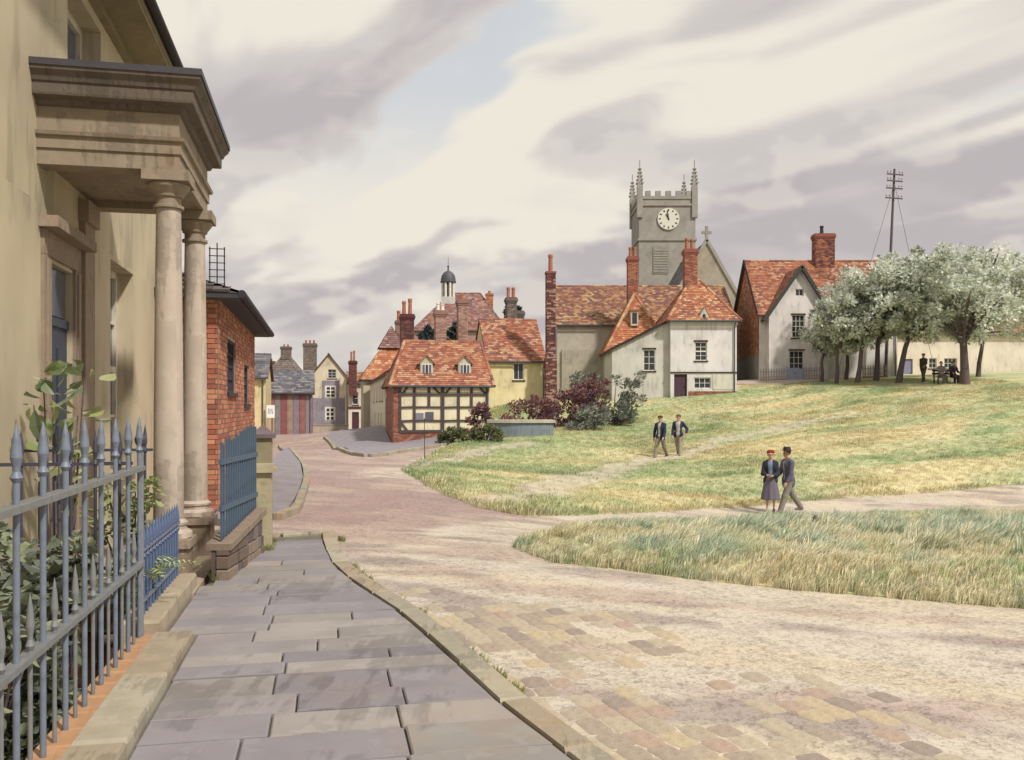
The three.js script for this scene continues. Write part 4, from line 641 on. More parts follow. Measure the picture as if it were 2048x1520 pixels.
// long cream house along the lane behind the timber house
{
  const o = ST(3.36, 49.32, -0.25), d = 20, w = 6, cm = plaster(238, 230, 206, 0.82, 2.5), wins = [];
  // left face runs from back (u = 0) to front (u = d)
  for (const u of [5.5, 9, 12.2, 14.6]) wins.push({ face: 'left', x: u, y: 2.3, w: 0.8, h: 0.95, c: 2, r: 2 }); for (const u of [6.5, 10.5, 13.4]) wins.push({ face: 'left', x: u, y: 0.5, w: 0.9, h: 1.05, c: 2, r: 2 });
  const h = house('cream_house', 'long cream plastered house along the lane with arched dark red doorway', o, TH, w, d, 3.85, { mat: cm, windows: wins, doors: [{ face: 'left', x: 17.6, y: 0.0, w: 1.5, h: 2.45, mat: MATS.door }], roof: { kind: 'z', rise: 2.0, pal: PAL.plumTile, seed: 6, tw: 0.26, gauge: 0.2 } });
  const arc = new MB(); for (let i = 0; i < 9; i++) { const g0 = Math.PI * i / 9, g1 = Math.PI * (i + 1) / 9, r0 = 0.75, r1 = 0.95, c = [18.35, 2.45]; const q = (g, r) => V(c[0] + Math.cos(g) * r, c[1] + Math.sin(g) * r * 0.55, 0.02); arc.quad(q(g0, r0), q(g0, r1), q(g1, r1), q(g1, r0)); }
  place(arc.build('door_arch', M(A(150, 90, 84), { tex: 'stone', size: 0.4 }), h.g), faceM(h, 'left'), 0, 0, 0.02);
  const bs = new MB(); bs.box(0.25, 17.4, -0.5, 0.35, 0.002, 0.03); place(bs.build('plinth', M(A(150, 96, 88), { tex: 'stone', size: 0.8 }), h.g), faceM(h, 'left'), 0, 0, 0);
  chimney(h.g, 1.2, -1.9, 4.0, 7.15, 0.72, 0.7, [[-0.17, 0.75, 0.12], [0.17, 0.9, 0.12]], PAL.darkBrick, 15);
}
// orange hipped house behind it, with a steep upper roof
{
  const o = ST(2.9, 70.2, -0.4), h = house('hipped_house', 'small house with stepped orange hipped roof at the lane bend', o, TH, 4.6, 5, 4.5, { mat: plaster(226, 216, 190, 0.68), roof: { kind: 'hip', rise: 3.3, pal: PAL.orangeTile, seed: 9, tw: 0.28, gauge: 0.22, insetL: 2.28, insetR: 2.28 } });
  const c = new MB(), q = [[-1, 1], [1, 1], [1, -1], [-1, -1]].map(([x, z]) => V(2.3 + x * 1.05, 6.75, -2.5 + z * 1.1)); const top = V(2.3, 8.6, -2.5), t2 = new MB(); for (let i = 0; i < 4; i++) { c.tri(q[i], q[(i + 1) % 4], top); tilePoly(t2, [q[i], q[(i + 1) % 4], top].map(p => p.clone()), PAL.plumTile, 0.28, 0.2, 80 + i, 0.03); } c.poly([...q].reverse()); const cap = c.build('upper_roof', MATS.slab, h.g); t2.build('roof_tiles', MATS.vc, cap).userData.kind = 'stuff';
  chimney(h.g, 2.9, -2.5, 7.4, 9.0, 0.5, 0.5, [[0, 0.8, 0.16]], PAL.plumTile, 22);
}
// narrow white house with the dark stack
{
  const o = P(697, 860, 79); o.y = -0.5; const h = house('narrow_house', 'narrow white cottage with red brown doors at the end of the lane', o, TH, 1.9, 4, 4.4, { mat: plaster(238, 230, 216, 0.82), windows: [{ x: 0.35, y: 2.4, w: 0.5, h: 1.1, c: 1, r: 2 }], doors: [{ x: 0.3, y: 0.05, w: 0.6, h: 1.7, mat: MATS.door }, { x: 1.1, y: 0.05, w: 0.55, h: 1.7, mat: MATS.door }], roof: { kind: 'x', rise: 0.9, pal: PAL.brownTile, seed: 11, tw: 0.28, gauge: 0.2 } });
  new MB().box(-0.02, 1.92, 2.03, 2.25, 0.004, 0.05).build('beam', MATS.door, h.g);
  chimney(h.g, 0.36, 0.36, 3.2, 6.2, 0.66, 0.66, [[-0.12, 0.8, 0.1], [0.12, 0.9, 0.1]], PAL.darkBrick, 24);
}
// grey gable house closing the street
{
  const o = P(621, 862, 80); o.y = -0.5; const h = house('gable_house', 'tall pale gabled house with a blue grey painted shadow on its lower front closing the street', o, TH * 0.8, 3.15, 6, 5.0, { mat: plaster(232, 222, 198, 0.8), windows: [{ x: 1.35, y: 3.05, w: 0.8, h: 0.95, c: 2, r: 3 }, { x: 1.35, y: 1.0, w: 0.72, h: 1.1, c: 2, r: 3 }, { x: 1.5, y: 4.75, w: 0.75, h: 0.8, c: 2, r: 3 }], roof: { kind: 'z', rise: 1.95, pal: PAL.brownSlate, seed: 12, tw: 0.3, gauge: 0.25 } });
  new MB().box(0.02, 3.0, -0.5, 3.0, 0.002, 0.03).box(1.0, 2.5, 3.0, 4.55, 0.002, 0.032).build('painted_shadow', plaster(176, 170, 184, 0.62, 2), h.g);  // shadow across the front, put into the blue grey colour of thin slabs
  for (const [x, y, w, hh] of [[1.35, 3.05, 0.8, 0.95], [1.35, 1.0, 0.72, 1.1]]) { const wf = new MB(); wf.box(x - 0.1, x + w + 0.1, y - 0.1, y + hh + 0.1, 0.034, 0.05); wf.build('window_surround', MATS.white, h.g); for (let i = 0; i < 2; i++) for (let j = 0; j < 3; j++) new MB().box(x + 0.06 + i * (w / 2 - 0.01), x + w / 2 - 0.05 + i * (w / 2 - 0.01), y + 0.06 + j * hh / 3, y + hh / 3 - 0.04 + j * hh / 3, 0.05, 0.056).build('pane', MATS.glass, h.g); }
  chimney(h.g, -0.12, -1.4, 3.6, 7.9, 1.15, 0.8, [[-0.35, 0.3, 0.1], [0, 0.3, 0.1], [0.35, 0.3, 0.1]], PAL.brownSlate, 26);
  const lw = thing('low_wall', 'low pale boundary wall before the gabled house', 'wall', P(622, 866, 76).setY(-0.5), 0.08); new MB().box(0, 3.1, -0.3, 0.62, -0.25, 0).build('wall_body', plaster(220, 210, 190, 0.66), lw); new MB().box(-0.04, 3.14, 0.622, 0.7, -0.29, 0.04).build('coping', paleStone, lw);
}
// mauve shed-like house with slate roof and the sign beside it
{
  const o = P(536, 869, 65); o.y = -0.35; const h = house('mauve_house', 'low mauve and red painted house with grey slate roof', o, TH, 3.1, 5, 3.25, { mat: plaster(172, 142, 148, 0.66, 2), roof: { kind: 'x', rise: 1.5, pal: PAL.slate, seed: 14, tw: 0.3, gauge: 0.25, over: 0.3 } });
  const R = rng(3), cs = [A(176, 116, 118), A(160, 150, 154), A(168, 106, 108), A(190, 160, 140), A(164, 154, 170), A(178, 122, 116), A(170, 160, 168)]; cs.forEach((c, i) => new MB().box(0.04 + i * 0.435, 0.44 + i * 0.435, -0.2, 3.1, 0.003, 0.035).build('board', M(c, { tex: 'plaster', size: 0.9, bump: 0.01 }), h.g));
  const y = house('yellow_cottage', 'narrow ochre yellow cottage wall beside the mauve house', P(531, 870, 46).add(V(-4 * CS, 0, 4 * SN)).setY(-0.3), TH, 4, 5, 3.6, { mat: plaster(236, 220, 170, 0.76, 2), roof: { kind: 'x', rise: 1.2, pal: PAL.slate, seed: 16, tw: 0.3, gauge: 0.25 } });
  const cv = document.createElement('canvas'); cv.width = 256; cv.height = 384; const c = cv.getContext('2d'); c.fillStyle = '#ece8dc'; c.fillRect(0, 0, 256, 384); c.fillStyle = '#7c93bd'; c.font = 'bold 150px sans-serif'; c.textAlign = 'center'; c.textBaseline = 'middle'; c.save(); c.translate(128, 192); c.scale(0.9, 1.6); c.fillText('RN', 0, 0); c.restore();
  const ct = new THREE.CanvasTexture(cv); ct.colorSpace = THREE.SRGBColorSpace; const sm = new THREE.MeshStandardMaterial({ map: ct, roughness: 0.8 });
  const sg = thing('hanging_sign', 'white sign board with blue letters beside the yellow cottage', 'sign', P(533, 838, 45.8).setY(0.0), 0); const top = EYE - (810 - HZ) / F * 45.8, bot = EYE - (836 - HZ) / F * 45.8, b = mesh('board', new THREE.BoxGeometry(0.42, top - bot, 0.04), MATS.white, sg); b.position.set(0.21, (top + bot) / 2, 0); const f = mesh('lettering', new THREE.PlaneGeometry(0.40, top - bot - 0.03), sm, sg); f.position.set(0.21, (top + bot) / 2, 0.024); const pm = M(A(200, 190, 160)); new MB().box(0.02, 0.08, -0.6, bot - 0.002, -0.03, 0.03).box(0.34, 0.40, -0.6, bot - 0.002, -0.03, 0.03).build('post', pm, sg);
}
// brown hipped roof house behind
{
  const o = P(512, 865, 92); o.y = -0.6; const h = house('brown_roof_house', 'house with brown hipped roof rising behind the slate roof', o, 0, 4.9, 5, 4.6, { mat: plaster(206, 112, 84, 0.66), roof: { kind: 'hip', rise: 3.3, pal: PAL.brownSlate, seed: 18, tw: 0.32, gauge: 0.26, insetL: 2.3, insetR: 2.3 } });
  chimney(h.g, 2.5, -2.3, 7.3, 8.6, 0.95, 0.7, [[-0.2, 0.25, 0.1], [0.2, 0.25, 0.1]], PAL.brownSlate, 28); chimney(h.g, 0.9, -2.6, 4.8, 7.1, 0.6, 0.6, [[0, 0.25, 0.1]], PAL.plumTile, 29);
}
// yellow house
{
  const o = ST(8.66, 48.2, 0.3); const h = house('yellow_house', 'pale yellow house with red tiled roof behind the dark red bushes', o, TH, 3.25, 5, 4.05, { mat: plaster(244, 232, 184, 0.82, 2.5), windows: [{ x: 1.42, y: 2.85, w: 0.62, h: 0.95, c: 2, r: 1, o: { frame: 0.06, head: false } }], roof: { kind: 'x', rise: 2.35, pal: PAL.redTile, seed: 20, over: 0.18, verge: 0.06 } });
  chimney(h.g, 2.0, -3.4, 5.0, 7.75, 0.55, 0.6, [[-0.16, 0.6, 0.11], [0.14, 0.6, 0.11]], PAL.brownSlate, 30); chimney(h.g, 2.55, -3.6, 5.0, 7.0, 0.42, 0.5, [], PAL.brownSlate, 31);
}
// tall chimney
{
  const p = P(1101, 800, 48.6); p.y = 0.4; const g = thing('tall_chimney', 'very tall slender red brick chimney between the yellow and grey houses', 'chimney', p, TH * 0.5);
  const w0 = 0.30, y1 = 8.45, b = new MB(), core = new MB(); core.box(-w0 + 0.02, w0 - 0.02, -0.5, 3.9, -w0, w0); core.box(-0.23, 0.23, 3.9, y1, -0.23, 0.23); const c = core.build('stack', MATS.mortar, g);
  for (const [e, ya, yb] of [[w0, -0.4, 3.9], [0.24, 3.9, y1]]) for (const [o, u, n] of [[V(-e, ya, e), V(1, 0, 0), V(0, 0, 1)], [V(-e, ya, -e), V(0, 0, 1), V(-1, 0, 0)], [V(e, ya, e), V(0, 0, -1), V(1, 0, 0)], [V(e, ya, -e), V(-1, 0, 0), V(0, 0, -1)]]) brickFace(b, o, u, n, 2 * e, yb - ya, PAL.pinkBrick.concat(PAL.darkBrick), 33, [], 0.24, 0.085); b.build('brickwork', MATS.vc, c).userData.kind = 'stuff';
  new MB().box(-0.28, 0.28, y1 + 0.002, y1 + 0.12, -0.28, 0.28).build('chimney_cap', M(PAL.brick[3], { tex: 'stone', size: 0.5 }), g); new MB().lathe([[0.14, 0], [0.12, 0.05], [0.11, 0.75], [0.135, 0.8], [0.135, 0.9], [0.09, 0.95], [0, 0.95]], V(0, y1 + 0.12, 0), 14).build('chimney_pot', MATS.pot, g);
}
// grey stone hall with the long brown roof, and its hipped wing
{
  const o = P(1114, 800, 57); o.y = 1.3; const h = house('stone_hall', 'grey rendered hall under a long brown tiled roof behind the white house', o, 0, 11.3, 7, 5.75, { mat: stoneM(206, 200, 188, 0.72, 3), roof: { kind: 'x', rise: 2.75, pal: PAL.brownTile, seed: 22, tw: 0.22, gauge: 0.17 } });
  new MB().box(0.3, 2.9, 0, 4.0, 0.002, 0.14).build('rendered_panel', plaster(206, 200, 184, 0.66, 1.6), h.g); new MB().box(2.95, 3.5, -0.2, 4.4, 0.002, 0.2).build('buttress', stoneM(172, 168, 170), h.g);
  const w = P(1216, 800, 53.5); w.y = 1.6; const q = house('hipped_wing', 'tile roofed wing with little attic dormer and chimney beside the white house', w, 0, 3.6, 3.6, 3.75, { mat: plaster(206, 202, 196, 0.66), roof: { kind: 'hipz', rise: 3.3, insetF: 1.7, pal: PAL.orangeTile, seed: 24, tw: 0.2, gauge: 0.15 } });
  const dm = new MB(); dm.box(1.42, 1.86, 4.95, 5.85, -1.4, -0.42); const dor = dm.build('attic_dormer', plaster(230, 222, 204, 0.7), q.g); new MB().box(1.5, 1.78, 5.08, 5.72, -0.42, -0.405).build('pane', MATS.glass, dor); new MB().box(1.36, 1.92, 5.852, 5.93, -1.5, -0.34).build('dormer_roof', M(PAL.orangeTile[1]), dor);
  chimney(q.g, 1.72, -2.0, 6.4, 9.3, 0.62, 0.62, [[-0.14, 0.6, 0.11], [0.14, 0.6, 0.11]], PAL.brick, 36);
}
// white house
{
  const wm = plaster(231, 228, 229, 0.88, 3), o = P(1341, 796, 50); o.y = 2.2;
  const h = house('white_house', 'white two storey house with hipped orange tiled roof and brick base above the green', o, 0, 3.68, 4.6, 4.5, { mat: wm, windows: [{ x: 1.35, y: 2.05, w: 0.68, h: 1.05, c: 2, r: 4, o: { head: true, sash: true } }, { x: 1.3, y: 0.5, w: 0.95, h: 0.62, c: 3, r: 2, o: { sill: false } }], doors: [{ x: 0.2, y: 0.02, w: 0.72, h: 1.28, mat: M(A(92, 70, 84, 0.75), { tex: 'wood', size: 0.4 }) }], roof: { kind: 'hip', rise: 2.35, insetL: 1.55, insetR: 1.6, pal: PAL.orangeTile.concat(PAL.redTile), seed: 26 } });
  const g = h.g; new MB().box(-0.02, 3.70, 1.36, 1.43, 0.003, 0.05).build('band', MATS.darkWood, g); new MB().box(2.35, 3.6, 0.45, 1.3, 0.003, 0.03).build('panel', plaster(240, 236, 222, 0.74), g);
  const bb = new MB().box(1.0, 3.68, -0.4, 0.36, 0.002, 0.02).build('brick_base', MATS.mortar, g), bf = new MB(); brickFace(bf, V(1.0, -0.4, 0.02), V(1, 0, 0), V(0, 0, 1), 2.68, 0.76, PAL.brick, 37); bf.build('brickwork', MATS.vc, bb).userData.kind = 'stuff';
  // gablet over the eave
  const gb = new MB(); gb.poly([V(1.55, 4.45, 0.1), V(2.15, 4.45, 0.1), V(1.85, 4.98, 0.1)]); gb.quad(V(1.5, 4.42, 0.12), V(1.85, 5.04, 0.12), V(1.85, 5.04, -0.6), V(1.5, 4.42, -0.4)); gb.quad(V(2.2, 4.42, 0.12), V(1.85, 5.04, 0.12), V(1.85, 5.04, -0.6), V(2.2, 4.42, -0.4)); gb.build('gablet', plaster(226, 218, 204, 0.7), g); new MB().box(1.78, 1.92, 4.35, 4.62, 0.1, 0.125).build('vent', MATS.dark, g);
  chimney(g, 1.55, -2.3, 6.4, 8.6, 0.75, 0.6, [[-0.2, 0.65, 0.12], [0.1, 0.6, 0.11]], PAL.brick, 38);
  // lean-to with catslide roof on its left
  const lo = P(1224, 803, 50.35); lo.y = 1.95; const l = thing('lean_to', 'pale grey green lean-to wing with sloping tiled roof against the white house', 'house wing', lo, 0), lm = plaster(216, 215, 208, 0.82, 3), L = { g: l, w: 3.27, d: 4, top: 3 };
  wallFace(L, 'front', [[0, -1], [3.27, -1], [3.27, 4.6], [0, 3.0]], [[1.75, 2.42, 1.75, 2.95]], lm); windowPart(l, faceM(L, 'front'), 1.75, 1.75, 0.67, 1.2, 2, 3, { head: true }); new MB().box(0, 0.24, -1, 2.95, -4, -0.24).box(0.24, 3.2, -1, 2.9, -4, -3.76).build('wall', lm, l);
  const rp = [V(-0.2, 2.93, -4.1), V(-0.2, 2.93, 0.16), V(3.3, 4.66, 0.16), V(3.3, 4.66, -4.1)], rs = new MB(), rt = new MB(); rs.poly(rp); rs.poly(rp.map(p => p.clone().setY(p.y - 0.12)).reverse()); rs.quad(rp[1].clone().setY(rp[1].y - 0.12), rp[2].clone().setY(rp[2].y - 0.12), rp[2], rp[1]); rs.quad(rp[0].clone().setY(rp[0].y - 0.12), rp[1].clone().setY(rp[1].y - 0.12), rp[1], rp[0]); tilePoly(rt, rp.map(p => p.clone().setY(p.y + 0.008)), PAL.orangeTile, 0.2, 0.15, 90); const rr = rs.build('roof', MATS.darkWood, l); rt.build('roof_tiles', MATS.vc, rr).userData.kind = 'stuff';
  const bl = new MB().box(0, 3.1, -0.6, 0.05, 0.002, 0.02).build('brick_base', MATS.mortar, l), lf = new MB(); brickFace(lf, V(0, -0.6, 0.02), V(1, 0, 0), V(0, 0, 1), 3.1, 0.65, PAL.brick, 39); lf.build('brickwork', MATS.vc, bl).userData.kind = 'stuff';
}
// right hand house with front gable
{
  const wm = plaster(231, 227, 226, 0.88, 3), o = P(1518, 764, 56); o.y = 2.95;
  const h = house('gabled_house', 'large house with tile hung end, white front gable and red tiled roof above the trees', o, 0, 8.6, 6, 4.75, { mat: wm, roof: { kind: 'x', rise: 3.55, pal: PAL.redTile, seed: 30, over: 0.25 } });
  const g = h.g; // tile hanging on the end wall
  const th = new MB(), R = rng(4); const pts = [V(-0.03, 2.0, -6), V(-0.03, 2.0, 0), V(-0.03, 4.75, 0), V(-0.03, 8.25, -3), V(-0.03, 4.75, -6)];
  for (let y = 2.0, row = 0; y < 8.2; y += 0.13, row++) { const half = y < 4.75 ? 3 : 3 * (8.3 - y) / 3.55; for (let z = -3 - half - (row % 2) * 0.09; z < -3 + half - 0.02; z += 0.18) { const a = Math.max(z, -3 - half), b = Math.min(z + 0.176, -3 + half); const base = pick(PAL.orangeTile, clamp(R() * 0.6 + fbm(z, y, 3) * 0.8 - 0.2)), k = 0.85 + R() * 0.3; th.col = base.map(v => v * k); th.quad(V(-0.045, y, a), V(-0.045, y, b), V(-0.008, y + 0.145, b), V(-0.008, y + 0.145, a)); th.quad(V(-0.001, y, a), V(-0.001, y, b), V(-0.045, y, b), V(-0.045, y, a)); } }
  th.build('hung_tiles', MATS.vc, g).userData.kind = 'stuff'; new MB().box(-0.03, -0.002, -0.5, 1.98, -6, -0.02).build('rendered_end', plaster(176, 174, 176, 0.62, 2), g);
  const bg = new MB(); for (const s of [-1, 1]) bg.beam(V(-0.18, 4.6, -3 + s * 3.2), V(-0.18, 8.32, -3), 0.22, 0.05, V(0, 1, 0)); bg.build('bargeboard', MATS.darkWood, g);
  // front gable wing
  const q = { g, w: 3.6, d: 2.6, top: 4.6 }, ox = 0.45; const wg = new THREE.Group(); wg.name = 'front_gable'; wg.position.set(ox, 0, 0.6); g.add(wg); q.g = wg;
  wallFace(q, 'front', [[0, -1], [3.6, -1], [3.6, 4.6], [1.95, 7.25], [0, 4.45]], [[1.4, 2.2, 3.0, 4.4], [1.25, 2.15, 1.0, 2.2], [1.62, 2.15, 5.55, 6.0]], wm); new MB().box(0, 0.24, -1, 4.4, -0.6, -0.24).box(3.36, 3.6, -1, 4.4, -0.6, -0.24).build('wall', wm, wg);
  windowPart(wg, faceM(q, 'front'), 1.4, 3.0, 0.8, 1.4, 3, 4, { head: true }); windowPart(wg, faceM(q, 'front'), 1.25, 1.0, 0.9, 1.2, 3, 3, { head: true }); windowPart(wg, faceM(q, 'front'), 1.62, 5.55, 0.53, 0.45, 2, 1, { sill: false });
  const rs = new MB(), rt = new MB(); [[[V(-0.35, 4.1, 0.25), V(1.95, 7.42, 0.25), V(1.95, 7.42, -3.2), V(-0.35, 4.1, -1.2)]], [[V(3.9, 4.25, 0.25), V(1.95, 7.42, 0.25), V(1.95, 7.42, -3.2), V(3.9, 4.25, -1.2)]]].forEach(([f], i) => { rs.poly(f); rs.poly(f.map(p => p.clone().setY(p.y - 0.12)).reverse()); rs.quad(f[0], f[1], f[1].clone().setY(f[1].y - 0.12), f[0].clone().setY(f[0].y - 0.12)); const e = i ? [f[0], f[3], f[2], f[1]] : [f[3], f[0], f[1], f[2]]; tilePoly(rt, e.map(p => p.clone().setY(p.y + 0.01)), PAL.redTile, 0.2, 0.15, 95 + i); }); rs.build('gable_roof', MATS.slab, wg); const tl = rt.build('gable_tiles', MATS.vc, wg); tl.userData.kind = 'stuff';
  const bb = new MB(); bb.beam(V(-0.36, 4.02, 0.3), V(1.95, 7.36, 0.3), 0.2, 0.05, V(0, 1, 0)); bb.beam(V(3.92, 4.15, 0.3), V(1.95, 7.36, 0.3), 0.2, 0.05, V(0, 1, 0)); bb.build('bargeboard', M(A(78, 84, 80, 0.7), { tex: 'wood', size: 0.4 }), wg);
  chimney(g, 5.0, -2.9, 7.2, 10.0, 1.25, 0.75, [[-0.1, 0.55, 0.13]], PAL.brick.concat(PAL.darkBrick), 42, { potMat: M(A(70, 60, 58)) });
}
// low white cottages behind the trees
{
  const wm = plaster(238, 228, 214, 0.85, 3); const a = P(1650, 764, 62); a.y = 3.1; house('long_cottage', 'long low whitewashed cottage behind the row of trees', a, 0, 18, 5, 3.7, { mat: wm, windows: [{ x: 7.15, y: 1.25, w: 0.55, h: 0.7, c: 2, r: 2 }, { x: 8.2, y: 1.25, w: 0.9, h: 0.7, c: 3, r: 2 }, { x: 3, y: 1.2, w: 0.9, h: 0.8, c: 3, r: 2 }], doors: [{ x: 5.2, y: 0, w: 0.85, h: 1.9, mat: M(A(150, 150, 186, 0.7)) }], roof: { kind: 'x', rise: 1.3, pal: PAL.brownTile, seed: 34, tw: 0.26, gauge: 0.2 } });
  // low brick garden wall
  const b = thing('garden_wall', 'low pinkish brick garden wall behind the bench', 'wall', P(1930, 742, 56).setY(3.2), 0), m = new MB(); const c = new MB().box(0, 9, -0.6, 0.5, -0.24, 0).build('wall_core', MATS.mortar, b); brickFace(m, V(0, -0.4, 0), V(1, 0, 0), V(0, 0, 1), 9, 0.9, PAL.pinkBrick, 44); m.build('brickwork', MATS.vc, c).userData.kind = 'stuff';
}
// hall with cupola
{
  const o = P(828, 830, 98); o.y = 0; const h = house('cupola_hall', 'big hall with plum tiled hipped roof and domed white cupola behind the street', o, 0, 10, 11, 10.2, { category: 'hall', foot: 2, mat: plaster(206, 170, 160, 0.6), roof: { kind: 'hip', rise: 4.6, pal: PAL.plumTile, seed: 36, tw: 0.34, gauge: 0.28, insetL: 3.6, insetR: 3.0 } });
  chimney(h.g, 8.1, -4.5, 11.5, 14.6, 0.8, 0.7, [[0, 0.3, 0.16]], PAL.orangeTile, 46);
  const cx = 3.4, cz = -4.6, y = 13.7, cu = new MB(); cu.box(cx - 0.8, cx + 0.8, y - 4, y + 0.5, cz - 0.8, cz + 0.8); const cp = cu.build('cupola', plaster(226, 226, 226, 0.74), h.g);
  for (let i = 0; i < 8; i++) { const g = i / 8 * Math.PI * 2 + Math.PI / 8; new MB().cyl(V(cx + Math.cos(g) * 0.66, y + 0.5, cz + Math.sin(g) * 0.66), V(cx + Math.cos(g) * 0.66, y + 2.15, cz + Math.sin(g) * 0.66), 0.15, 0.15, 8).build('cupola_column', MATS.white, cp); }
  new MB().cyl(V(cx, y + 0.5, cz), V(cx, y + 2.15, cz), 0.42, 0.42, 12).build('lantern_core', M(A(110, 120, 140)), cp);
  new MB().lathe([[0, 2.15], [0.88, 2.15], [0.92, 2.28], [0.86, 2.34], [0.84, 2.6], [0.76, 2.95], [0.58, 3.25], [0.32, 3.45], [0.1, 3.55], [0.08, 3.9], [0.14, 4.0], [0.08, 4.12], [0.03, 4.2], [0.02, 5.1], [0, 5.12]], V(cx, y, cz), 20).build('dome', MATS.lead, cp);
}
// church: tower with clock and nave gable
{
  const sm = stoneM(186, 182, 177, 0.66, 4), o = P(1278, 800, 106); o.y = 0; const w = 6.65, g = thing('church_tower', 'square grey church tower with clock, battlements and tall corner pinnacles', 'church tower', o, 0); const tp = 26.2;
  new MB().box(0, w, -3, tp, -w, 0).build('tower_body', sm, g);
  for (const y of [25.4, 21.3, 15.9]) new MB().box(-0.15, w + 0.15, y, y + 0.28, -w - 0.15, 0.15).build('string_course', sm, g);
  const ba = new MB(); ba.box(-0.1, w + 0.1, tp + 0.002, tp + 0.35, -w - 0.1, -w + 0.35); ba.box(-0.1, w + 0.1, tp + 0.002, tp + 0.35, -0.35, 0.1); ba.box(-0.1, 0.35, tp + 0.002, tp + 0.35, -w + 0.36, -0.36); ba.box(w - 0.35, w + 0.1, tp + 0.002, tp + 0.35, -w + 0.36, -0.36); const par = ba.build('parapet', sm, g);
  for (let i = 0; i < 5; i++) { const x = 0.75 + i * 1.2; for (const [z0, z1] of [[-0.35, 0.1], [-w - 0.1, -w + 0.35]]) new MB().box(x, x + 0.62, tp + 0.352, tp + 0.95, z0, z1).build('merlon', sm, g); for (const [x0, x1] of [[-0.1, 0.35], [w - 0.35, w + 0.1]]) new MB().box(x0, x1, tp + 0.352, tp + 0.95, -x - 0.6, -x).build('merlon', sm, g); }
  for (const [x, z] of [[0.1, -0.1], [w - 0.1, -0.1], [0.1, -w + 0.1], [w - 0.1, -w + 0.1]]) { const p = new MB(); p.box(x - 0.33, x + 0.33, tp - 2.2, tp + 1.5, z - 0.33, z + 0.33); const q = [[-1, 1], [1, 1], [1, -1], [-1, -1]].map(([a, b]) => V(x + a * 0.3, tp + 1.5, z + b * 0.3)); for (let i = 0; i < 4; i++) p.tri(q[i], q[(i + 1) % 4], V(x, tp + 4.1, z)); for (let k = 0; k < 5; k++) { const r = 0.34 * (1 - k / 6), y = tp + 1.8 + k * 0.42; for (const [a, b] of [[-1, -1], [1, -1], [1, 1], [-1, 1]]) p.box(x + a * r - 0.08, x + a * r + 0.08, y, y + 0.16, z + b * r - 0.08, z + b * r + 0.08); } p.box(x - 0.05, x + 0.05, tp + 3.9, tp + 4.6, z - 0.05, z + 0.05); p.build('pinnacle', sm, g); }
  for (const x of [0.35, w - 0.35]) new MB().box(x - 0.5, x + 0.5, -3, 15.8, 0.002, 0.45).build('buttress', sm, g);
  // belfry opening with stone louvres
  const bo = new MB(); bo.box(1.6, 3.5, 17.4, 20.6, 0.003, 0.06); const bl = bo.build('belfry_panel', stoneM(172, 168, 163, 0.66, 2), g); for (let k = 0; k < 9; k++) new MB().box(1.7, 3.4, 17.6 + k * 0.31, 17.76 + k * 0.31, 0.05, 0.10).build('louvre', sm, bl);
  // clock
  const cx = 3.45, cy = 23.85, cg = new MB(); cg.geo(new THREE.CylinderGeometry(1.28, 1.28, 0.14, 40).rotateX(Math.PI / 2).translate(cx, cy - 0.0, 0.1)); const ck = cg.build('clock_face', M(A(238, 234, 222, 0.75)), g); const dk = M(A(60, 56, 62, 0.7));
  for (let i = 0; i < 12; i++) { const a = i / 12 * Math.PI * 2; new MB().beam(V(cx + Math.sin(a) * 0.92, cy + Math.cos(a) * 0.92, 0.19), V(cx + Math.sin(a) * 1.14, cy + Math.cos(a) * 1.14, 0.19), 0.13, 0.03, V(Math.cos(a), -Math.sin(a), 0)).build('hour_mark', dk, ck); }
  const hand = (deg, l, t) => { const a = deg * Math.PI / 180; new MB().beam(V(cx - Math.sin(a) * 0.15, cy - Math.cos(a) * 0.15, 0.22), V(cx + Math.sin(a) * l, cy + Math.cos(a) * l, 0.22), t, 0.03, V(Math.cos(a), -Math.sin(a), 0)).build('clock_hand', dk, ck); }; hand(-28, 0.62, 0.12); hand(-8, 0.98, 0.09);
  const nm = stoneM(196, 186, 172, 0.64, 3), no = P(1346, 800, 88); no.y = 1; const n = house('church_nave', 'pale stone church nave gable with a cross on its peak', no, 0, 6.6, 14, 11.1, { category: 'church', mat: nm, foot: 3, roof: { kind: 'z', rise: 5.8, pal: PAL.slate, seed: 38, tw: 0.4, gauge: 0.3, verge: -0.2, over: 0.1 } });
  const cp = new MB(); for (const s of [0, 1]) cp.beam(V(s ? 6.8 : -0.2, 10.9, -0.1), V(3.3, 17.05, -0.1), 0.3, 0.5, V(0, 1, 0)); cp.build('coping', sm, n.g); const cr = new MB(); cr.box(3.17, 3.43, 16.9, 18.4, -0.2, 0.06); cr.box(2.83, 3.77, 17.65, 17.9, -0.19, 0.05); cr.build('cross', sm, n.g);
}
// ───────────────────────── vegetation ─────────────────────────
const leafMat = M(null, { rough: 0.9, through: 0.45, physical: true });
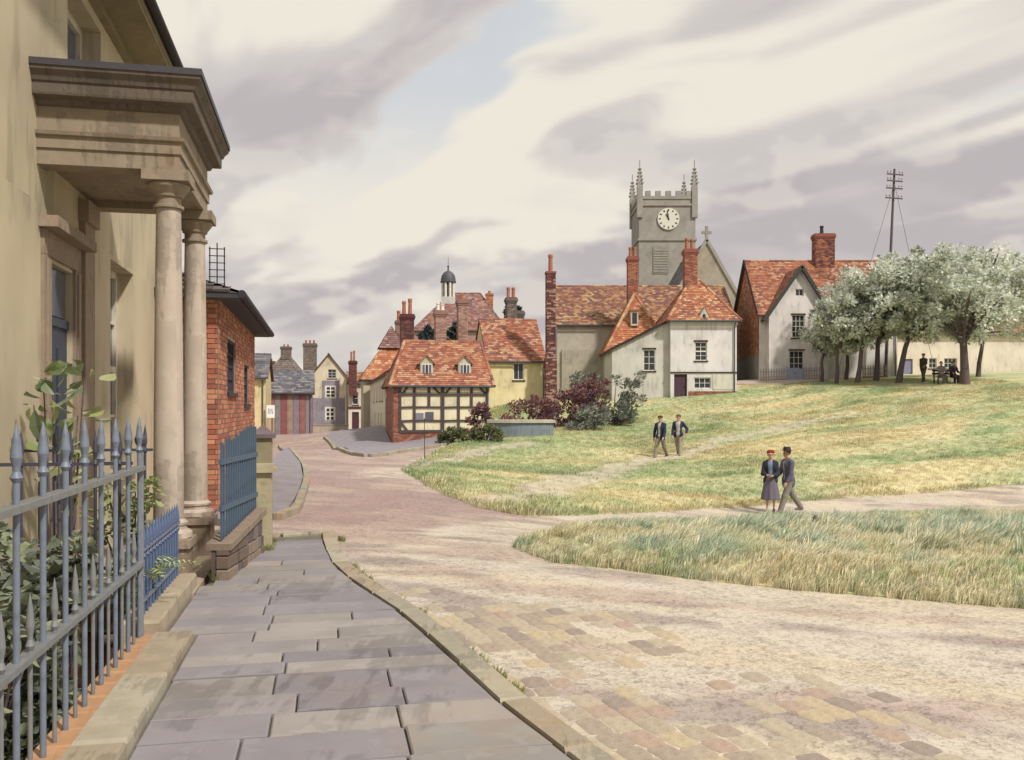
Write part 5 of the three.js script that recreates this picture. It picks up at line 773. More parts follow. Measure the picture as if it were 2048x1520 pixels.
// leaves as folded pointed faces in clumps inside an uneven crown; clumps: [centre, radius]
function leafCloud(clumps, n, size, pal, seed, o = {}) {
  const R = rng(seed), m = new MB(), wind = o.wind || V(0, 0, 0);
  for (const [c, r] of clumps) {
    const tone = R();
    for (let i = 0; i < n; i++) {
      const th = R() * 6.283, ph = Math.acos(2 * R() - 1), rr = r * Math.pow(R(), 0.42), d = V(Math.sin(ph) * Math.cos(th), Math.cos(ph), Math.sin(ph) * Math.sin(th));
      const p = c.clone().addScaledVector(d, rr); p.y -= (1 - (o.round ?? 0.85)) * (p.y - c.y);
      const s = size * (0.6 + R() * 0.8), ax = d.clone().multiplyScalar(0.7).add(wind).add(V(R() - 0.5, R() - 0.5 + (o.lift || 0), R() - 0.5).multiplyScalar(1.3)).normalize();
      const side = ax.clone().cross(V(R() - 0.5, R() + 0.2, R() - 0.5)).normalize(), nn = ax.clone().cross(side).normalize();
      const b = pick(pal, clamp(tone * 0.5 + R() * 0.6 - 0.05)), k = 0.8 + R() * 0.4; m.col = [b[0] * k, b[1] * k, b[2] * k];
      const l = s, w = s * (o.wide || 0.34), tip = p.clone().addScaledVector(ax, l), mid = p.clone().addScaledVector(ax, l * 0.45).addScaledVector(nn, s * 0.08);
      const L = mid.clone().addScaledVector(side, w).addScaledVector(nn, -s * 0.1), Q = mid.clone().addScaledVector(side, -w).addScaledVector(nn, -s * 0.1);
      if (o.fine) { // broad leaf: blade in four steps either side of a curved midrib
        const pr = [0, 0.75, 1, 0.72, 0], rib = pr.map((_, j) => { const t = j / 4; return p.clone().addScaledVector(ax, l * t).addScaledVector(nn, s * 0.22 * Math.sin(t * 2.4)).add(V(0, -s * 0.35 * t * t, 0)); });
        for (let j = 0; j < 4; j++) for (const sg of [-1, 1]) { const e0 = rib[j].clone().addScaledVector(side, sg * w * pr[j]).addScaledVector(nn, s * 0.1 * pr[j]), e1 = rib[j + 1].clone().addScaledVector(side, sg * w * pr[j + 1]).addScaledVector(nn, s * 0.1 * pr[j + 1]); m.tri(rib[j], e1, rib[j + 1]); if (j) m.tri(rib[j], e0, e1); }
      } else { m.tri(p, L, tip); m.tri(p, tip, Q); }
    }
  } return m;
}
const bark = M(A(120, 104, 106, 0.7), { tex: 'wood', size: 0.5, bump: 0.02 });
const crownPal = [A(142, 152, 134, .88), A(186, 194, 174, .96), A(220, 224, 210, .98), A(236, 237, 228, .98), A(210, 216, 202, .98), A(194, 204, 190, .96)];
function tree(label, px, D, lean, cx, cy, rx, ry, trunkR, seed, pal = crownPal, group, opt = {}) {
  const base = P(px, 768, D); base.y = ht(base.x, base.z) + 0.02; const k = D / F, g = thing(opt.name || 'lime_tree', label, 'tree', base, 0, group), R = rng(seed);
  const C = V((cx - px) * k, EYE - (cy - HZ) * k - base.y, 0), RX = rx * k, RY = ry * k, fork = V(lean * k, Math.max(1.1, C.y - RY * 0.75), 0);
  const tr = new MB(); const pts = [V(0, -0.15, 0), V(lean * k * 0.25 + (R() - 0.5) * 0.14, fork.y * 0.35, 0.03), V(lean * k * 0.6 + (R() - 0.5) * 0.14, fork.y * 0.7, -0.03), fork]; tr.tube(pts, [trunkR * 1.0, trunkR * 0.74, trunkR * 0.64, trunkR * 0.6], 10); const trunk = tr.build('trunk', bark, g);
  const clumps = [], nC = opt.clumps || 96;
  for (let i = 0; i < nC; i++) { const th = R() * 6.283, u = 2 * R() - 1, q = Math.sqrt(1 - u * u), rr = 0.35 + 0.72 * Math.pow(R(), 0.7); const p = V(C.x + Math.cos(th) * q * RX * rr, C.y + u * RY * rr * (u < 0 ? 0.85 : 1), C.z + Math.sin(th) * q * RX * rr * 0.9); const s = (0.10 + R() * R() * 0.2) * (RX + RY) / 2; clumps.push([p, s]); }
  clumps.filter((_, i) => i % 6 === 0).forEach(([p]) => { const lm = new MB(), m = fork.clone().lerp(p, 0.5).add(V((R() - 0.5) * 0.3, 0.15, (R() - 0.5) * 0.3)); lm.tube([fork.clone().multiplyScalar(0.82 + R() * 0.2), m, p], [trunkR * 0.36, trunkR * 0.24, trunkR * 0.1], 6); lm.build('limb', bark, trunk); });
  leafCloud(clumps, opt.leaves || 105, opt.leaf || 0.2, pal, seed * 3 + 1, { wind: opt.wind || V(0.25, 0, 0) }).build('crown', leafMat, g);
  return g;
}
{
  const G = 'row of pale lime trees on the green', T = [
    ['small pale tree ending the row beside the gabled house', 1643, 52, 4, 1666, 668, 58, 52, 0.13], ['slim pale tree second in the row from the gabled house', 1672, 50.6, 6, 1696, 640, 70, 66, 0.13], ['thin straight tree third in the row from the gabled house', 1691, 53, 8, 1728, 618, 76, 76, 0.14],
    ['leaning dark trunked tree fourth in the row from the gabled house', 1713, 50, 20, 1762, 602, 86, 86, 0.17], ['tree with straight trunk midway along the row before the cottage', 1752, 51, 8, 1812, 594, 96, 92, 0.19], ['leaning tree beside the standing man', 1796, 49.4, 26, 1868, 592, 102, 96, 0.2],
    ['thick trunked tree beside the bench', 1930, 47, -4, 1924, 596, 100, 104, 0.29], ['slender tree behind the bench with wide crown', 1956, 52, 12, 2004, 592, 96, 100, 0.16]];
  T.forEach((t, i) => tree(t[0], t[1], t[2], t[3], t[4], t[5], t[6], t[7], t[8], 50 + i * 7, crownPal, G));
  const dark = [A(60, 88, 86, .7), A(78, 102, 98, .7), A(52, 72, 76, .7), A(96, 118, 104, .7)];
  for (const [lab, px, D, cx, cy, rx, ry, s] of [['dark blue green tree behind the timber house roof', 852, 66, 852, 676, 20, 20, 3], ['dark green tree between the two pinkish chimneys', 914, 66, 914, 670, 18, 24, 5], ['dark blue green tree top behind the yellow house roof', 1028, 70, 1026, 634, 18, 24, 9]]) tree(lab, px, D, 0, cx, cy, rx, ry, 0.14, 200 + s, dark, 'dark trees behind the roofs', { name: 'dark_tree', clumps: 30, leaves: 90, leaf: 0.24 });
}
// bushes below the houses
function bush(name, label, px, py, D, rx, ry, pal, seed, o = {}) {
  const b = P(px, py, D); b.y = ht(b.x, b.z); const k = D / F, g = thing(name, label, 'bush', b, 0, o.group), R = rng(seed), RX = rx * k, RY = ry * k, clumps = [];
  for (let i = 0; i < (o.clumps || 22); i++) { const x = (R() * 2 - 1), y = R(), q = Math.sqrt(1 - x * x * 0.8); clumps.push([V(x * RX * 0.85 + y * RY * (o.lean ?? 0.25), y * RY * 1.6 * q + RY * 0.12, (R() - 0.5) * RX * 1.0), (0.15 + R() * 0.2) * Math.min(RX, RY * 1.3)]); }
  const st = new MB(); clumps.forEach(([p], i) => { if (i % 2 === 0) st.tube([V(p.x * 0.3, -0.1, p.z * 0.3), V(p.x * 0.6, p.y * 0.5, p.z * 0.7), p], [0.04, 0.025, 0.01], 5); }); st.build('stems', bark, g);
  leafCloud(clumps, o.leaves || 85, o.leaf || 0.15, pal, seed + 9, { wind: V(0.8, 0.5, 0), lift: 0.2, wide: 0.3 }).build('foliage', leafMat, g); return g;
}
const wine = [A(124, 74, 82, .76), A(146, 88, 90, .78), A(108, 66, 84, .74), A(172, 120, 114, .8), A(196, 158, 144, .82)], greyGreen = [A(134, 142, 130, .76), A(168, 172, 156, .8), A(112, 122, 116, .72), A(200, 202, 186, .82)], midGreen = [A(120, 128, 92, .64), A(168, 172, 116, .68), A(88, 100, 76, .6), A(196, 196, 130, .7)];
bush('wine_bush', 'small wine red bush before the timber framed wall', 950, 890, 40, 34, 40, wine, 301, { lean: 0.3 });
bush('wine_bush', 'wine red bush spreading above the blue tank below the yellow house', 1046, 842, 41.5, 52, 44, wine, 302, { lean: 0.4, clumps: 28 });
bush('wine_bush', 'tall wine red bush below the tall chimney', 1116, 850, 42.5, 50, 52, wine, 303, { lean: 0.5, clumps: 26 });
bush('wine_bush', 'dark wine red bush before the grey hall', 1165, 850, 43, 40, 64, wine, 304, { lean: 0.5, clumps: 30 });
bush('grey_bush', 'tall grey green bush leaning in the wind beside the lean-to', 1222, 858, 43, 42, 74, greyGreen, 305, { lean: 0.5, clumps: 34 });
bush('grey_bush', 'low grey green bush at the foot of the tall bush', 1168, 868, 41, 40, 30, greyGreen, 306, { lean: 0.3 });
bush('grey_bush', 'dim grey green shrub against the hall wall', 1160, 800, 50, 34, 40, greyGreen, 311, { lean: 0.2 });
bush('green_bush', 'low green bush at the corner of the green', 905, 900, 37.5, 34, 17, midGreen, 307, { lean: 0.2, leaf: 0.13 });
bush('green_bush', 'yellow green bush beside the blue tank', 968, 898, 36.5, 34, 20, midGreen, 308, { lean: 0.2, leaf: 0.13 });
// rendered water tank among the bushes
{
  const p = P(978, 886, 38.3); p.y = ht(p.x + 1.2, p.z) - 0.1; const g = thing('water_tank', 'low blue grey rendered tank with pale stone lid among the bushes', 'tank', p, 0.05), m = new MB(), n = 14; const pt = (i, y) => { const k = i / n; return V(k * 2.75, y, 0.35 * Math.sin(Math.PI * k)); };
  for (let i = 0; i < n; i++) m.quad(pt(i, -0.4), pt(i + 1, -0.4), pt(i + 1, 0.78), pt(i, 0.78)); m.quad(V(0, -0.4, -1.6), V(0, -0.4, 0), V(0, 0.78, 0), V(0, 0.78, -1.6)); m.quad(V(2.75, -0.4, 0), V(2.75, -0.4, -1.6), V(2.75, 0.78, -1.6), V(2.75, 0.78, 0)); m.quad(V(2.75, -0.4, -1.6), V(0, -0.4, -1.6), V(0, 0.78, -1.6), V(2.75, 0.78, -1.6)); m.build('tank_wall', plaster(150, 164, 176, 0.64, 1.4), g);
  const l = new MB(), top = [], q = (i, y) => { const a = pt(i, y); a.z += 0.08; a.x = (a.x - 1.375) * 1.06 + 1.375; return a; }; for (let i = 0; i <= n; i++) top.push(q(i, 0.9)); top.push(V(2.83, 0.9, -1.68), V(-0.08, 0.9, -1.68)); l.poly(top); for (let i = 0; i < n; i++) l.quad(q(i, 0.782), q(i + 1, 0.782), q(i + 1, 0.9), q(i, 0.9)); l.poly(top.map(v => v.clone().setY(0.782)).reverse()); l.build('lid', plaster(214, 206, 190, 0.68, 1.4), g);
}
// garden plants behind the railings
{
  const leafG = [A(146, 158, 128, .72), A(124, 136, 114, .7), A(174, 184, 146, .76), A(108, 118, 104, .66)], bright = [A(176, 188, 112, .7), A(156, 172, 104, .66), A(198, 204, 146, .72), A(138, 158, 110, .66)];
  const R = rng(71); const plant = (label, a, t, y0, h, r, pal, leaf, n, seed, o = {}) => { const g = thing('garden_shrub', label, 'shrub', ST(a, t, y0), TH), cl = [], st = new MB(); for (let i = 0; i < n; i++) { const y = Math.pow(R(), 0.8) * h, q = r * (0.35 + 0.65 * R()), th = R() * 6.283; cl.push([V(Math.cos(th) * q, y, Math.sin(th) * q * (o.long || 1)), r * (0.26 + R() * 0.2)]); st.tube([V(Math.cos(th) * 0.05, 0, Math.sin(th) * 0.05), V(Math.cos(th) * q * 0.5, y * 0.6, Math.sin(th) * q * 0.4), cl[i][0]], [0.014, 0.01, 0.005], 5); } st.build('stems', bark, g); leafCloud(cl, o.leaves || 42, leaf, pal, seed, { lift: 0.25, wide: o.wide || 0.36, wind: V(0, 0.1, 0), fine: true }).build('foliage', leafMat, g); };
  plant('dense grey green shrub growing from the area behind the railing', -1.85, 5.3, -1.02, 2.0, 0.42, leafG, 0.085, 40, 501, { long: 1.6, leaves: 60 });
  plant('dark green shrub by the return railing of the stucco house', -1.75, 6.1, -1.02, 1.9, 0.30, leafG, 0.085, 26, 502, { long: 1.0, leaves: 55 });
  plant('tall bright green plant with broad leaves before the front door', -1.98, 7.45, -1.02, 3.05, 0.24, bright, 0.19, 14, 503, { leaves: 8, wide: 0.26 });
  plant('light green climber on the railing beside the column', -1.5, 7.4, 0.15, 0.95, 0.2, bright, 0.06, 16, 504, { leaves: 40 });
  // fern fronds
  const g = thing('fern', 'yellow green fern leaning over the low blue railing', 'fern', ST(-1.42, 6.9, 0.12), TH), fm = M(null, { rough: 0.8 });
  for (let k = 0; k < 9; k++) { const th = -1.0 + k * 0.42 + R() * 0.2, m = new MB(), len = 0.42 + R() * 0.16; const dir = V(Math.cos(th), 0, Math.sin(th)), at = u => dir.clone().multiplyScalar(len * u).setY(0.42 * Math.sin(u * 2.1)), side = V(-dir.z, 0, dir.x); for (let i = 1; i < 16; i++) { const u = i / 16, p = at(u), q = at(u + 0.03), l = 0.10 * Math.sin(Math.PI * (u * 0.85 + 0.12)); for (const s of [-1, 1]) { const b = pick(bright, R()), f = 0.85 + R() * 0.3; m.col = b.map(v => v * f); const tip = p.clone().addScaledVector(side, s * l).addScaledVector(dir, 0.03).setY(p.y - l * 0.25); m.tri(p, q, tip); } } m.col = bright[1]; m.tube([at(0), at(0.35), at(0.7), at(1)], [0.006, 0.005, 0.004, 0.002], 5); m.build('frond', fm, g); }
}
// grass: tufts of blades, one copy each
function tuftGeo(n, h, spread, seed, lean) { const R = rng(seed), m = new MB(); for (let i = 0; i < n; i++) { const th = R() * 6.283, r = spread * Math.sqrt(R()), b = V(Math.cos(th) * r, -0.02, Math.sin(th) * r), hh = h * (0.5 + R() * 0.6), bend = hh * (0.25 + R() * 0.6), bd = V(Math.cos(th) * 0.6 + lean * 1.0, 0, Math.sin(th) * 0.6).normalize(), w = hh * 0.028 + 0.004, s = V(Math.sin(th * 3), 0, Math.cos(th * 3)); const mid = b.clone().addScaledVector(bd, bend * 0.35).setY(hh * 0.6), tip = b.clone().addScaledVector(bd, bend).setY(hh * (0.85 + R() * 0.15)); const k = 0.8 + R() * 0.4; m.col = [k, k, k]; const b0 = b.clone().addScaledVector(s, -w), b1 = b.clone().addScaledVector(s, w), m0 = mid.clone().addScaledVector(s, -w * 0.8), m1 = mid.clone().addScaledVector(s, w * 0.8); m.quad(b0, b1, m1, m0); m.tri(m0, m1, tip); } return m.geometry(); }
function grassField(name, label, geos, pts, colour) { // pts: [x, z, scale]
  geos.forEach((geo, gi) => { const sel = pts.filter((_, i) => i % geos.length === gi), im = new THREE.InstancedMesh(geo, grassMat, sel.length), o = new THREE.Object3D(), c = new THREE.Color(), R = rng(gi * 77 + 5); sel.forEach(([x, z, s, y], i) => { o.position.set(x, y, z); o.rotation.set((R() - 0.5) * 0.2, (R() - 0.5) * 1.6, (R() - 0.5) * 0.2); o.scale.set(s * (0.85 + R() * 0.3), s * (0.75 + R() * 0.5), s); o.updateMatrix(); im.setMatrixAt(i, o.matrix); const k = colour(x, z, R), f = 0.85 + R() * 0.35; c.setRGB(k[0] * f, k[1] * f, k[2] * f); im.setColorAt(i, c); }); im.name = numbered(name); im.castShadow = im.receiveShadow = true; tag(im, label, 'grass', name === 'grass' ? 'turf grass' : undefined, 'stuff'); scene.add(im); });
}
const grassMat = M(null, { rough: 0.9, through: 0.3, physical: true });
{
  const R = rng(99), near = [], far = [];
  const yI = (x, z) => ht(x, z) + 0.008 + (0.12 * smooth(0, -0.7, isleF(x, z)) + 0.10 * fbm(x * 0.8, z * 0.8, 3) * smooth(0, -0.5, isleF(x, z))), yG = (x, z) => ht(x, z) + 0.012 + 0.08 * smooth(0, -0.6, greenF(x, z)) + 0.05 * fbm(x * 0.7, z * 0.7, 3) * smooth(0, -0.5, greenF(x, z));
  for (let i = 0; i < 90000; i++) { const x = mix(-0.6, 14, R()), z = -mix(6.6, 24, Math.pow(R(), 1.15)); if (x / -z > 0.64) continue; const f = isleF(x, z); if (f > 0.03) continue; const n = fbm(x * 0.9 + 3, z * 0.9, 3); if (R() > 0.35 + n + (f > -0.35 ? 0.5 : 0)) continue; const tall = smooth(-0.05, -0.5, f) * (0.35 * smooth(0.38, 0.62, n) + 1.0 * smooth(0.54, 0.66, fbm(x * 1.5 + 60, z * 1.5, 3))); near.push([x, z, 0.24 + 0.26 * R() + tall * 0.55 * smooth(-0.3, -2.4, f), yI(x, z)]); }
  const edge = (poly, f, yf, out, n0, n1, s0, s1) => { for (let i = n0; i < n1; i++) { const [ax, az] = poly[i % poly.length], [bx, bz] = poly[(i + 1) % poly.length], L = Math.hypot(bx - ax, bz - az); for (let k = 0; k < L * 60; k++) { const t = R(), x = mix(ax, bx, t) + (R() - 0.5) * 0.4, z = mix(az, bz, t) + (R() - 0.5) * 0.4; if (f(x, z) > 0.04) continue; out.push([x, z, mix(s0, s1, R() * R()), yf(x, z)]); } } };
  edge(islePoly, isleF, yI, near, 0, 8, 0.26, 0.7); edge(islePoly, isleF, yI, near, 12, 21, 0.15, 0.45); edge(greenPoly, greenF, yG, far, 0, 10, 0.6, 1.5); edge(greenPoly, greenF, yG, far, 16, 20, 0.6, 1.5);
  grassField('tall_grass', 'long windblown pale grass on the verge beside the road', [tuftGeo(15, 0.26, 0.09, 1, 0.9), tuftGeo(13, 0.30, 0.10, 2, 1.0), tuftGeo(17, 0.22, 0.11, 3, 0.8)], near, (x, z, Q) => { // tussocks of different grasses: blue green fescue, bleached bents, rusty sorrel stems
    let c = turfColour(x, z); const a = fbm(x * 1.5 + 60, z * 1.5, 3) + (Q() - 0.5) * 0.12, b = fbm(x * 1.3 + 20, z * 1.7 + 44, 3) + (Q() - 0.5) * 0.12, q = Q();
    c = mix3(c, A(190, 206, 184, .84), smooth(0.52, 0.60, a) * 0.85); c = mix3(c, turfPal.pale, smooth(0.50, 0.58, b) * 0.85); c = mix3(c, A(232, 222, 186, .84), smooth(0.46, 0.38, a) * 0.7); if (q < 0.12) c = mix3(c, turfPal.pale, 0.7); else if (q < 0.18) c = mix3(c, turfPal.green, 0.7);
    return c; });
  for (let i = 0; i < 90000; i++) { const x = mix(-6, 26, R()), z = -mix(14, 52, R()); if (greenF(x, z) > 0.02) continue; if (Math.abs(x / z) > 0.62) continue; const td = trackDist(x, z); if (td < 0.45 && R() > 0.15) continue; const n = fbm(x * 0.5 + 13, z * 0.5, 3); if (R() > 0.25 + n) continue; far.push([x, z, 0.5 + 0.45 * R() + 0.5 * smooth(0.55, 0.7, n) + (greenF(x, z) > -0.3 ? 0.5 : 0), yG(x, z)]); }
  grassField('grass', 'short dry grass over the sloping village green', [tuftGeo(11, 0.10, 0.10, 4, 0.7), tuftGeo(12, 0.08, 0.12, 5, 0.5)], far, (x, z) => greenColour(x, z));
  const weeds = []; for (let i = 0; i < 260; i++) { const k = R() * (kerbLine.length - 4), j = k | 0, f = k - j, x = mix(kerbLine[j][0], kerbLine[j + 1][0], f), z = mix(kerbLine[j][1], kerbLine[j + 1][1], f); if (fbm(x * 1.5, z * 1.5, 2) < 0.45) continue; const g = paveF(x + 0.03, z); weeds.push([x + 0.05 + R() * 0.05, z - R() * 0.05, 0.22 + R() * 0.22, ht(x, z) + 0.005]); } for (let i = 0; i < 40; i++) { const p = ST(-0.55 - R() * 0.1 + (R() - 0.5) * 0.1, 9.8 + R() * 0.9), q = ST(-0.98 + R() * 0.04, 8.4 + R()); for (const v of [p, q]) weeds.push([v.x, v.z, 0.25 + R() * 0.3, ht(v.x, v.z) + 0.1]); }
  grassField('kerb_weeds', 'green weeds growing along the kerb joints', [tuftGeo(12, 0.16, 0.06, 6, 0.2)], weeds, (x, z, Q) => mix3(A(150, 164, 96, .64), A(190, 186, 110, .66), Q()));
}
// ───────────────────────── street furniture ─────────────────────────
{ // telegraph pole
  const base = P(1770, 700, 55); base.y = ht(base.x, base.z); const k = 55 / F, top = V((1789 - 1770) * k, EYE - (338 - HZ) * k - base.y, 0), g = thing('telegraph_pole', 'leaning wooden telegraph pole with four crossarms behind the trees', 'telegraph pole', base, 0), pm = M(A(118, 108, 112, .7), { tex: 'wood', size: 0.4, bump: 0.01 });
  new MB().tube([V(0, -0.5, 0), top.clone().multiplyScalar(0.5), top], [0.10, 0.085, 0.065], 10).build('pole', pm, g); const dir = top.clone().normalize();
  for (const [dy, w] of [[0.35, 1.0], [0.75, 0.95], [1.2, 1.0], [1.8, 1.05]]) { const c = top.clone().addScaledVector(dir, -dy), a = new MB().beam(c.clone().add(V(-w / 2, 0.03, 0.12)), c.clone().add(V(w / 2, -0.05, 0.12)), 0.07, 0.07, V(0, 1, 0)).build('crossarm', pm, g); for (const s of [-0.9, -0.55, 0.55, 0.9]) new MB().lathe([[0.015, 0], [0.015, 0.06], [0.035, 0.07], [0.04, 0.1], [0.02, 0.15], [0, 0.16]], c.clone().add(V(s * w / 2, 0.05 - s * 0.04, 0.12)), 8).build('insulator', M(A(150, 140, 146, .7), { rough: 0.3 }), a); }
  const st = (sx, sy, ex, ey, z) => new MB().cyl(V((sx - 1770) * k, EYE - (sy - HZ) * k - base.y, 0), V((ex - 1770) * k, Math.max(-0.3, EYE - (ey - HZ) * k - base.y), z), 0.012, 0.012, 6).build('stay_wire', M(A(120, 114, 120)), g); st(1787, 372, 1655, 770, 1.2); st(1790, 372, 1890, 770, -1.0);
}
{ // thin post on the corner
  const p = gp(849, 925); p.y -= 0.02; const D = -p.z, k = D / F, g = thing('iron_post', 'thin iron post at the tip of the green before the timber house', 'post', p, 0), h = EYE - (840 - HZ) * k - p.y; new MB().cyl(V(0, 0, 0), V(0, h, 0), 0.014, 0.011, 8).build('shaft', MATS.iron, g); new MB().lathe([[0.012, 0], [0.025, 0.015], [0.025, 0.035], [0, 0.06]], V(0, h, 0), 10).build('finial', MATS.iron, g);
}
{ // small marker post in the long grass
  const p = gp(1622, 1108); const g = thing('marker_post', 'short weathered wooden stake in the long grass', 'stake', p, 0.2); new MB().beam(V(0, -0.1, 0), V(0.07, 0.5, 0), 0.05, 0.05).build('stake_shaft', M(A(130, 132, 124), { tex: 'wood', size: 0.2, bump: 0.004 }), g); new MB().beam(V(0.07, 0.5, 0), V(0.074, 0.53, 0), 0.035, 0.035).build('stake_head', M(A(150, 148, 138)), g);
}
// picket fences and gate before the gabled house
const picketM = M(A(196, 188, 182, .72), { tex: 'wood', size: 0.3 }), pg = (() => { const m = new MB(); m.box(-0.032, 0.032, 0, 0.62, -0.01, 0.01); m.tri(V(-0.032, 0.62, 0.01), V(0.032, 0.62, 0.01), V(0, 0.68, 0.01)); m.tri(V(0.032, 0.62, -0.01), V(-0.032, 0.62, -0.01), V(0, 0.68, -0.01)); m.quad(V(-0.032, 0.62, 0.01), V(0, 0.68, 0.01), V(0, 0.68, -0.01), V(-0.032, 0.62, -0.01)); m.quad(V(0, 0.68, 0.01), V(0.032, 0.62, 0.01), V(0.032, 0.62, -0.01), V(0, 0.68, -0.01)); return m.geometry(); })();
function picketFence(label, x0, x1, D) { const p = P(x0, 765, D); p.y = ht(p.x, p.z) + 0.05; const q = P(x1, 765, D), L = q.x - p.x, qy = ht(q.x, q.z) + 0.05 - p.y, g = thing('picket_fence', label, 'fence', p, 0), brk = new MB(), c = new MB().beam(V(0, -0.1, 0), V(L, -0.1 + qy, 0), 0.5, 0.2, V(0, 1, 0)).build('brick_footing', M(A(196, 140, 118), { tex: 'stone', size: 0.5 }), g); for (const y of [0.3, 0.62]) new MB().beam(V(0, y, -0.02), V(L, y + qy, -0.02), 0.05, 0.03, V(0, 1, 0)).build('rail', picketM, g); for (let s = 0.06; s < L; s += 0.155) { const b = mesh('picket', pg, picketM, g); b.position.set(s, 0.16 + qy * s / L, 0); } }
picketFence('white picket fence between the tile hung end and the pale blue gate', 1520, 1572, 54); picketFence('white picket fence from the pale blue gate to the first tree', 1606, 1640, 54); picketFence('white picket fence behind the middle trunks of the row', 1724, 1775, 54.5);
{ const p = P(1574, 765, 54); p.y = ht(p.x, p.z) + 0.05; const g = thing('garden_gate', 'pale blue garden gate before the gabled house', 'gate', p, 0), m = M(A(186, 194, 216, .7), { tex: 'wood', size: 0.3 }); for (let i = 0; i < 7; i++) new MB().box(0.03 + i * 0.125, 0.145 + i * 0.125, 0.02, 0.78 + 0.05 * Math.sin(i / 6 * Math.PI), -0.012, 0.012).build('board', m, g); for (const y of [0.2, 0.6]) new MB().box(0.0, 0.92, y, y + 0.07, -0.035, -0.013).build('rail', m, g); for (const x of [-0.05, 0.92]) new MB().box(x, x + 0.06, -0.1, 0.95, -0.04, 0.03).build('gate_post', m, g); new MB().box(0.36, 0.58, 0.5, 0.53, 0.013, 0.03).build('letter_slot', MATS.dark, g); }
// path strip below the houses
// bench
const benchP = P(1868, 766, 48); benchP.y = ht(benchP.x, benchP.z) + 0.05;
{ const g = thing('park_bench', 'dark wooden bench under the thick trunked tree', 'bench', benchP, 0.1), m = MATS.darkWood; for (let i = 0; i < 3; i++) new MB().box(0, 1.35, 0.42, 0.45, -0.12 + i * 0.13, -0.01 + i * 0.13).build('seat_slat', m, g); for (let i = 0; i < 2; i++) new MB().box(0, 1.35, 0.58 + i * 0.15, 0.68 + i * 0.15, -0.2, -0.175).build('back_slat', m, g); for (const x of [0.08, 1.22]) { new MB().beam(V(x + 0.025, 0, -0.16), V(x + 0.025, 0.85, -0.2), 0.05, 0.05).build('leg', m, g); new MB().beam(V(x + 0.025, 0, 0.22), V(x + 0.025, 0.42, 0.2), 0.05, 0.05).build('leg', m, g); } }

// ───────────────────────── people ─────────────────────────
function surfaceNets(f, lo, hi, cell) {
  const nx = Math.ceil((hi.x - lo.x) / cell) + 1, ny = Math.ceil((hi.y - lo.y) / cell) + 1, nz = Math.ceil((hi.z - lo.z) / cell) + 1, F0 = new Float32Array(nx * ny * nz), id = (i, j, k) => (k * ny + j) * nx + i;
  for (let k = 0; k < nz; k++) for (let j = 0; j < ny; j++) for (let i = 0; i < nx; i++) F0[id(i, j, k)] = f(lo.x + i * cell, lo.y + j * cell, lo.z + k * cell);
  const vi = new Int32Array(nx * ny * nz).fill(-1), pos = [], nor = [], idx = [];
  for (let k = 0; k < nz - 1; k++) for (let j = 0; j < ny - 1; j++) for (let i = 0; i < nx - 1; i++) {
    let s = 0, cx = 0, cy = 0, cz = 0, n = 0; const c = []; for (let q = 0; q < 8; q++) { const v = F0[id(i + (q & 1), j + ((q >> 1) & 1), k + (q >> 2))]; c.push(v); if (v < 0) s++; } if (s === 0 || s === 8) continue;
    for (const [a, b] of EDG) if ((c[a] < 0) !== (c[b] < 0)) { const t = c[a] / (c[a] - c[b]); cx += mix(a & 1, b & 1, t); cy += mix((a >> 1) & 1, (b >> 1) & 1, t); cz += mix(a >> 2, b >> 2, t); n++; }
    const x = lo.x + (i + cx / n) * cell, y = lo.y + (j + cy / n) * cell, z = lo.z + (k + cz / n) * cell; vi[id(i, j, k)] = pos.length / 3; pos.push(x, y, z);
    const e = cell * 0.5, gx = f(x + e, y, z) - f(x - e, y, z), gy = f(x, y + e, z) - f(x, y - e, z), gz = f(x, y, z + e) - f(x, y, z - e), l = Math.hypot(gx, gy, gz) || 1; nor.push(gx / l, gy / l, gz / l);
  }
  for (let k = 1; k < nz - 1; k++) for (let j = 1; j < ny - 1; j++) for (let i = 1; i < nx - 1; i++) {
    const a = F0[id(i, j, k)] < 0; const q = (b, w, x, y, z) => { if (a === b) return; if ([w, x, y, z].some(v => v < 0)) return; if (a) idx.push(w, x, y, w, y, z); else idx.push(w, y, x, w, z, y); };
    q(F0[id(i + 1, j, k)] < 0, vi[id(i, j - 1, k - 1)], vi[id(i, j, k - 1)], vi[id(i, j, k)], vi[id(i, j - 1, k)]);
    q(F0[id(i, j + 1, k)] < 0, vi[id(i - 1, j, k - 1)], vi[id(i - 1, j, k)], vi[id(i, j, k)], vi[id(i, j, k - 1)]);
    q(F0[id(i, j, k + 1)] < 0, vi[id(i - 1, j - 1, k)], vi[id(i, j - 1, k)], vi[id(i, j, k)], vi[id(i - 1, j, k)]);
  }
  const g = new THREE.BufferGeometry(); g.setAttribute('position', new THREE.Float32BufferAttribute(pos, 3)); g.setAttribute('normal', new THREE.Float32BufferAttribute(nor, 3)); g.setIndex(idx); return g;
}
const EDG = [[0, 1], [2, 3], [4, 5], [6, 7], [0, 2], [1, 3], [4, 6], [5, 7], [0, 4], [1, 5], [2, 6], [3, 7]];
const smin = (a, b, k) => { const h = clamp(0.5 + 0.5 * (b - a) / k); return mix(b, a, h) - k * h * (1 - h); };
const cap = (a, b, r0, r1) => { const dx = b.x - a.x, dy = b.y - a.y, dz = b.z - a.z, L2 = dx * dx + dy * dy + dz * dz || 1e-9; return (x, y, z) => { const t = clamp(((x - a.x) * dx + (y - a.y) * dy + (z - a.z) * dz) / L2); return Math.hypot(x - a.x - dx * t, y - a.y - dy * t, z - a.z - dz * t) - mix(r0, r1, t); }; };
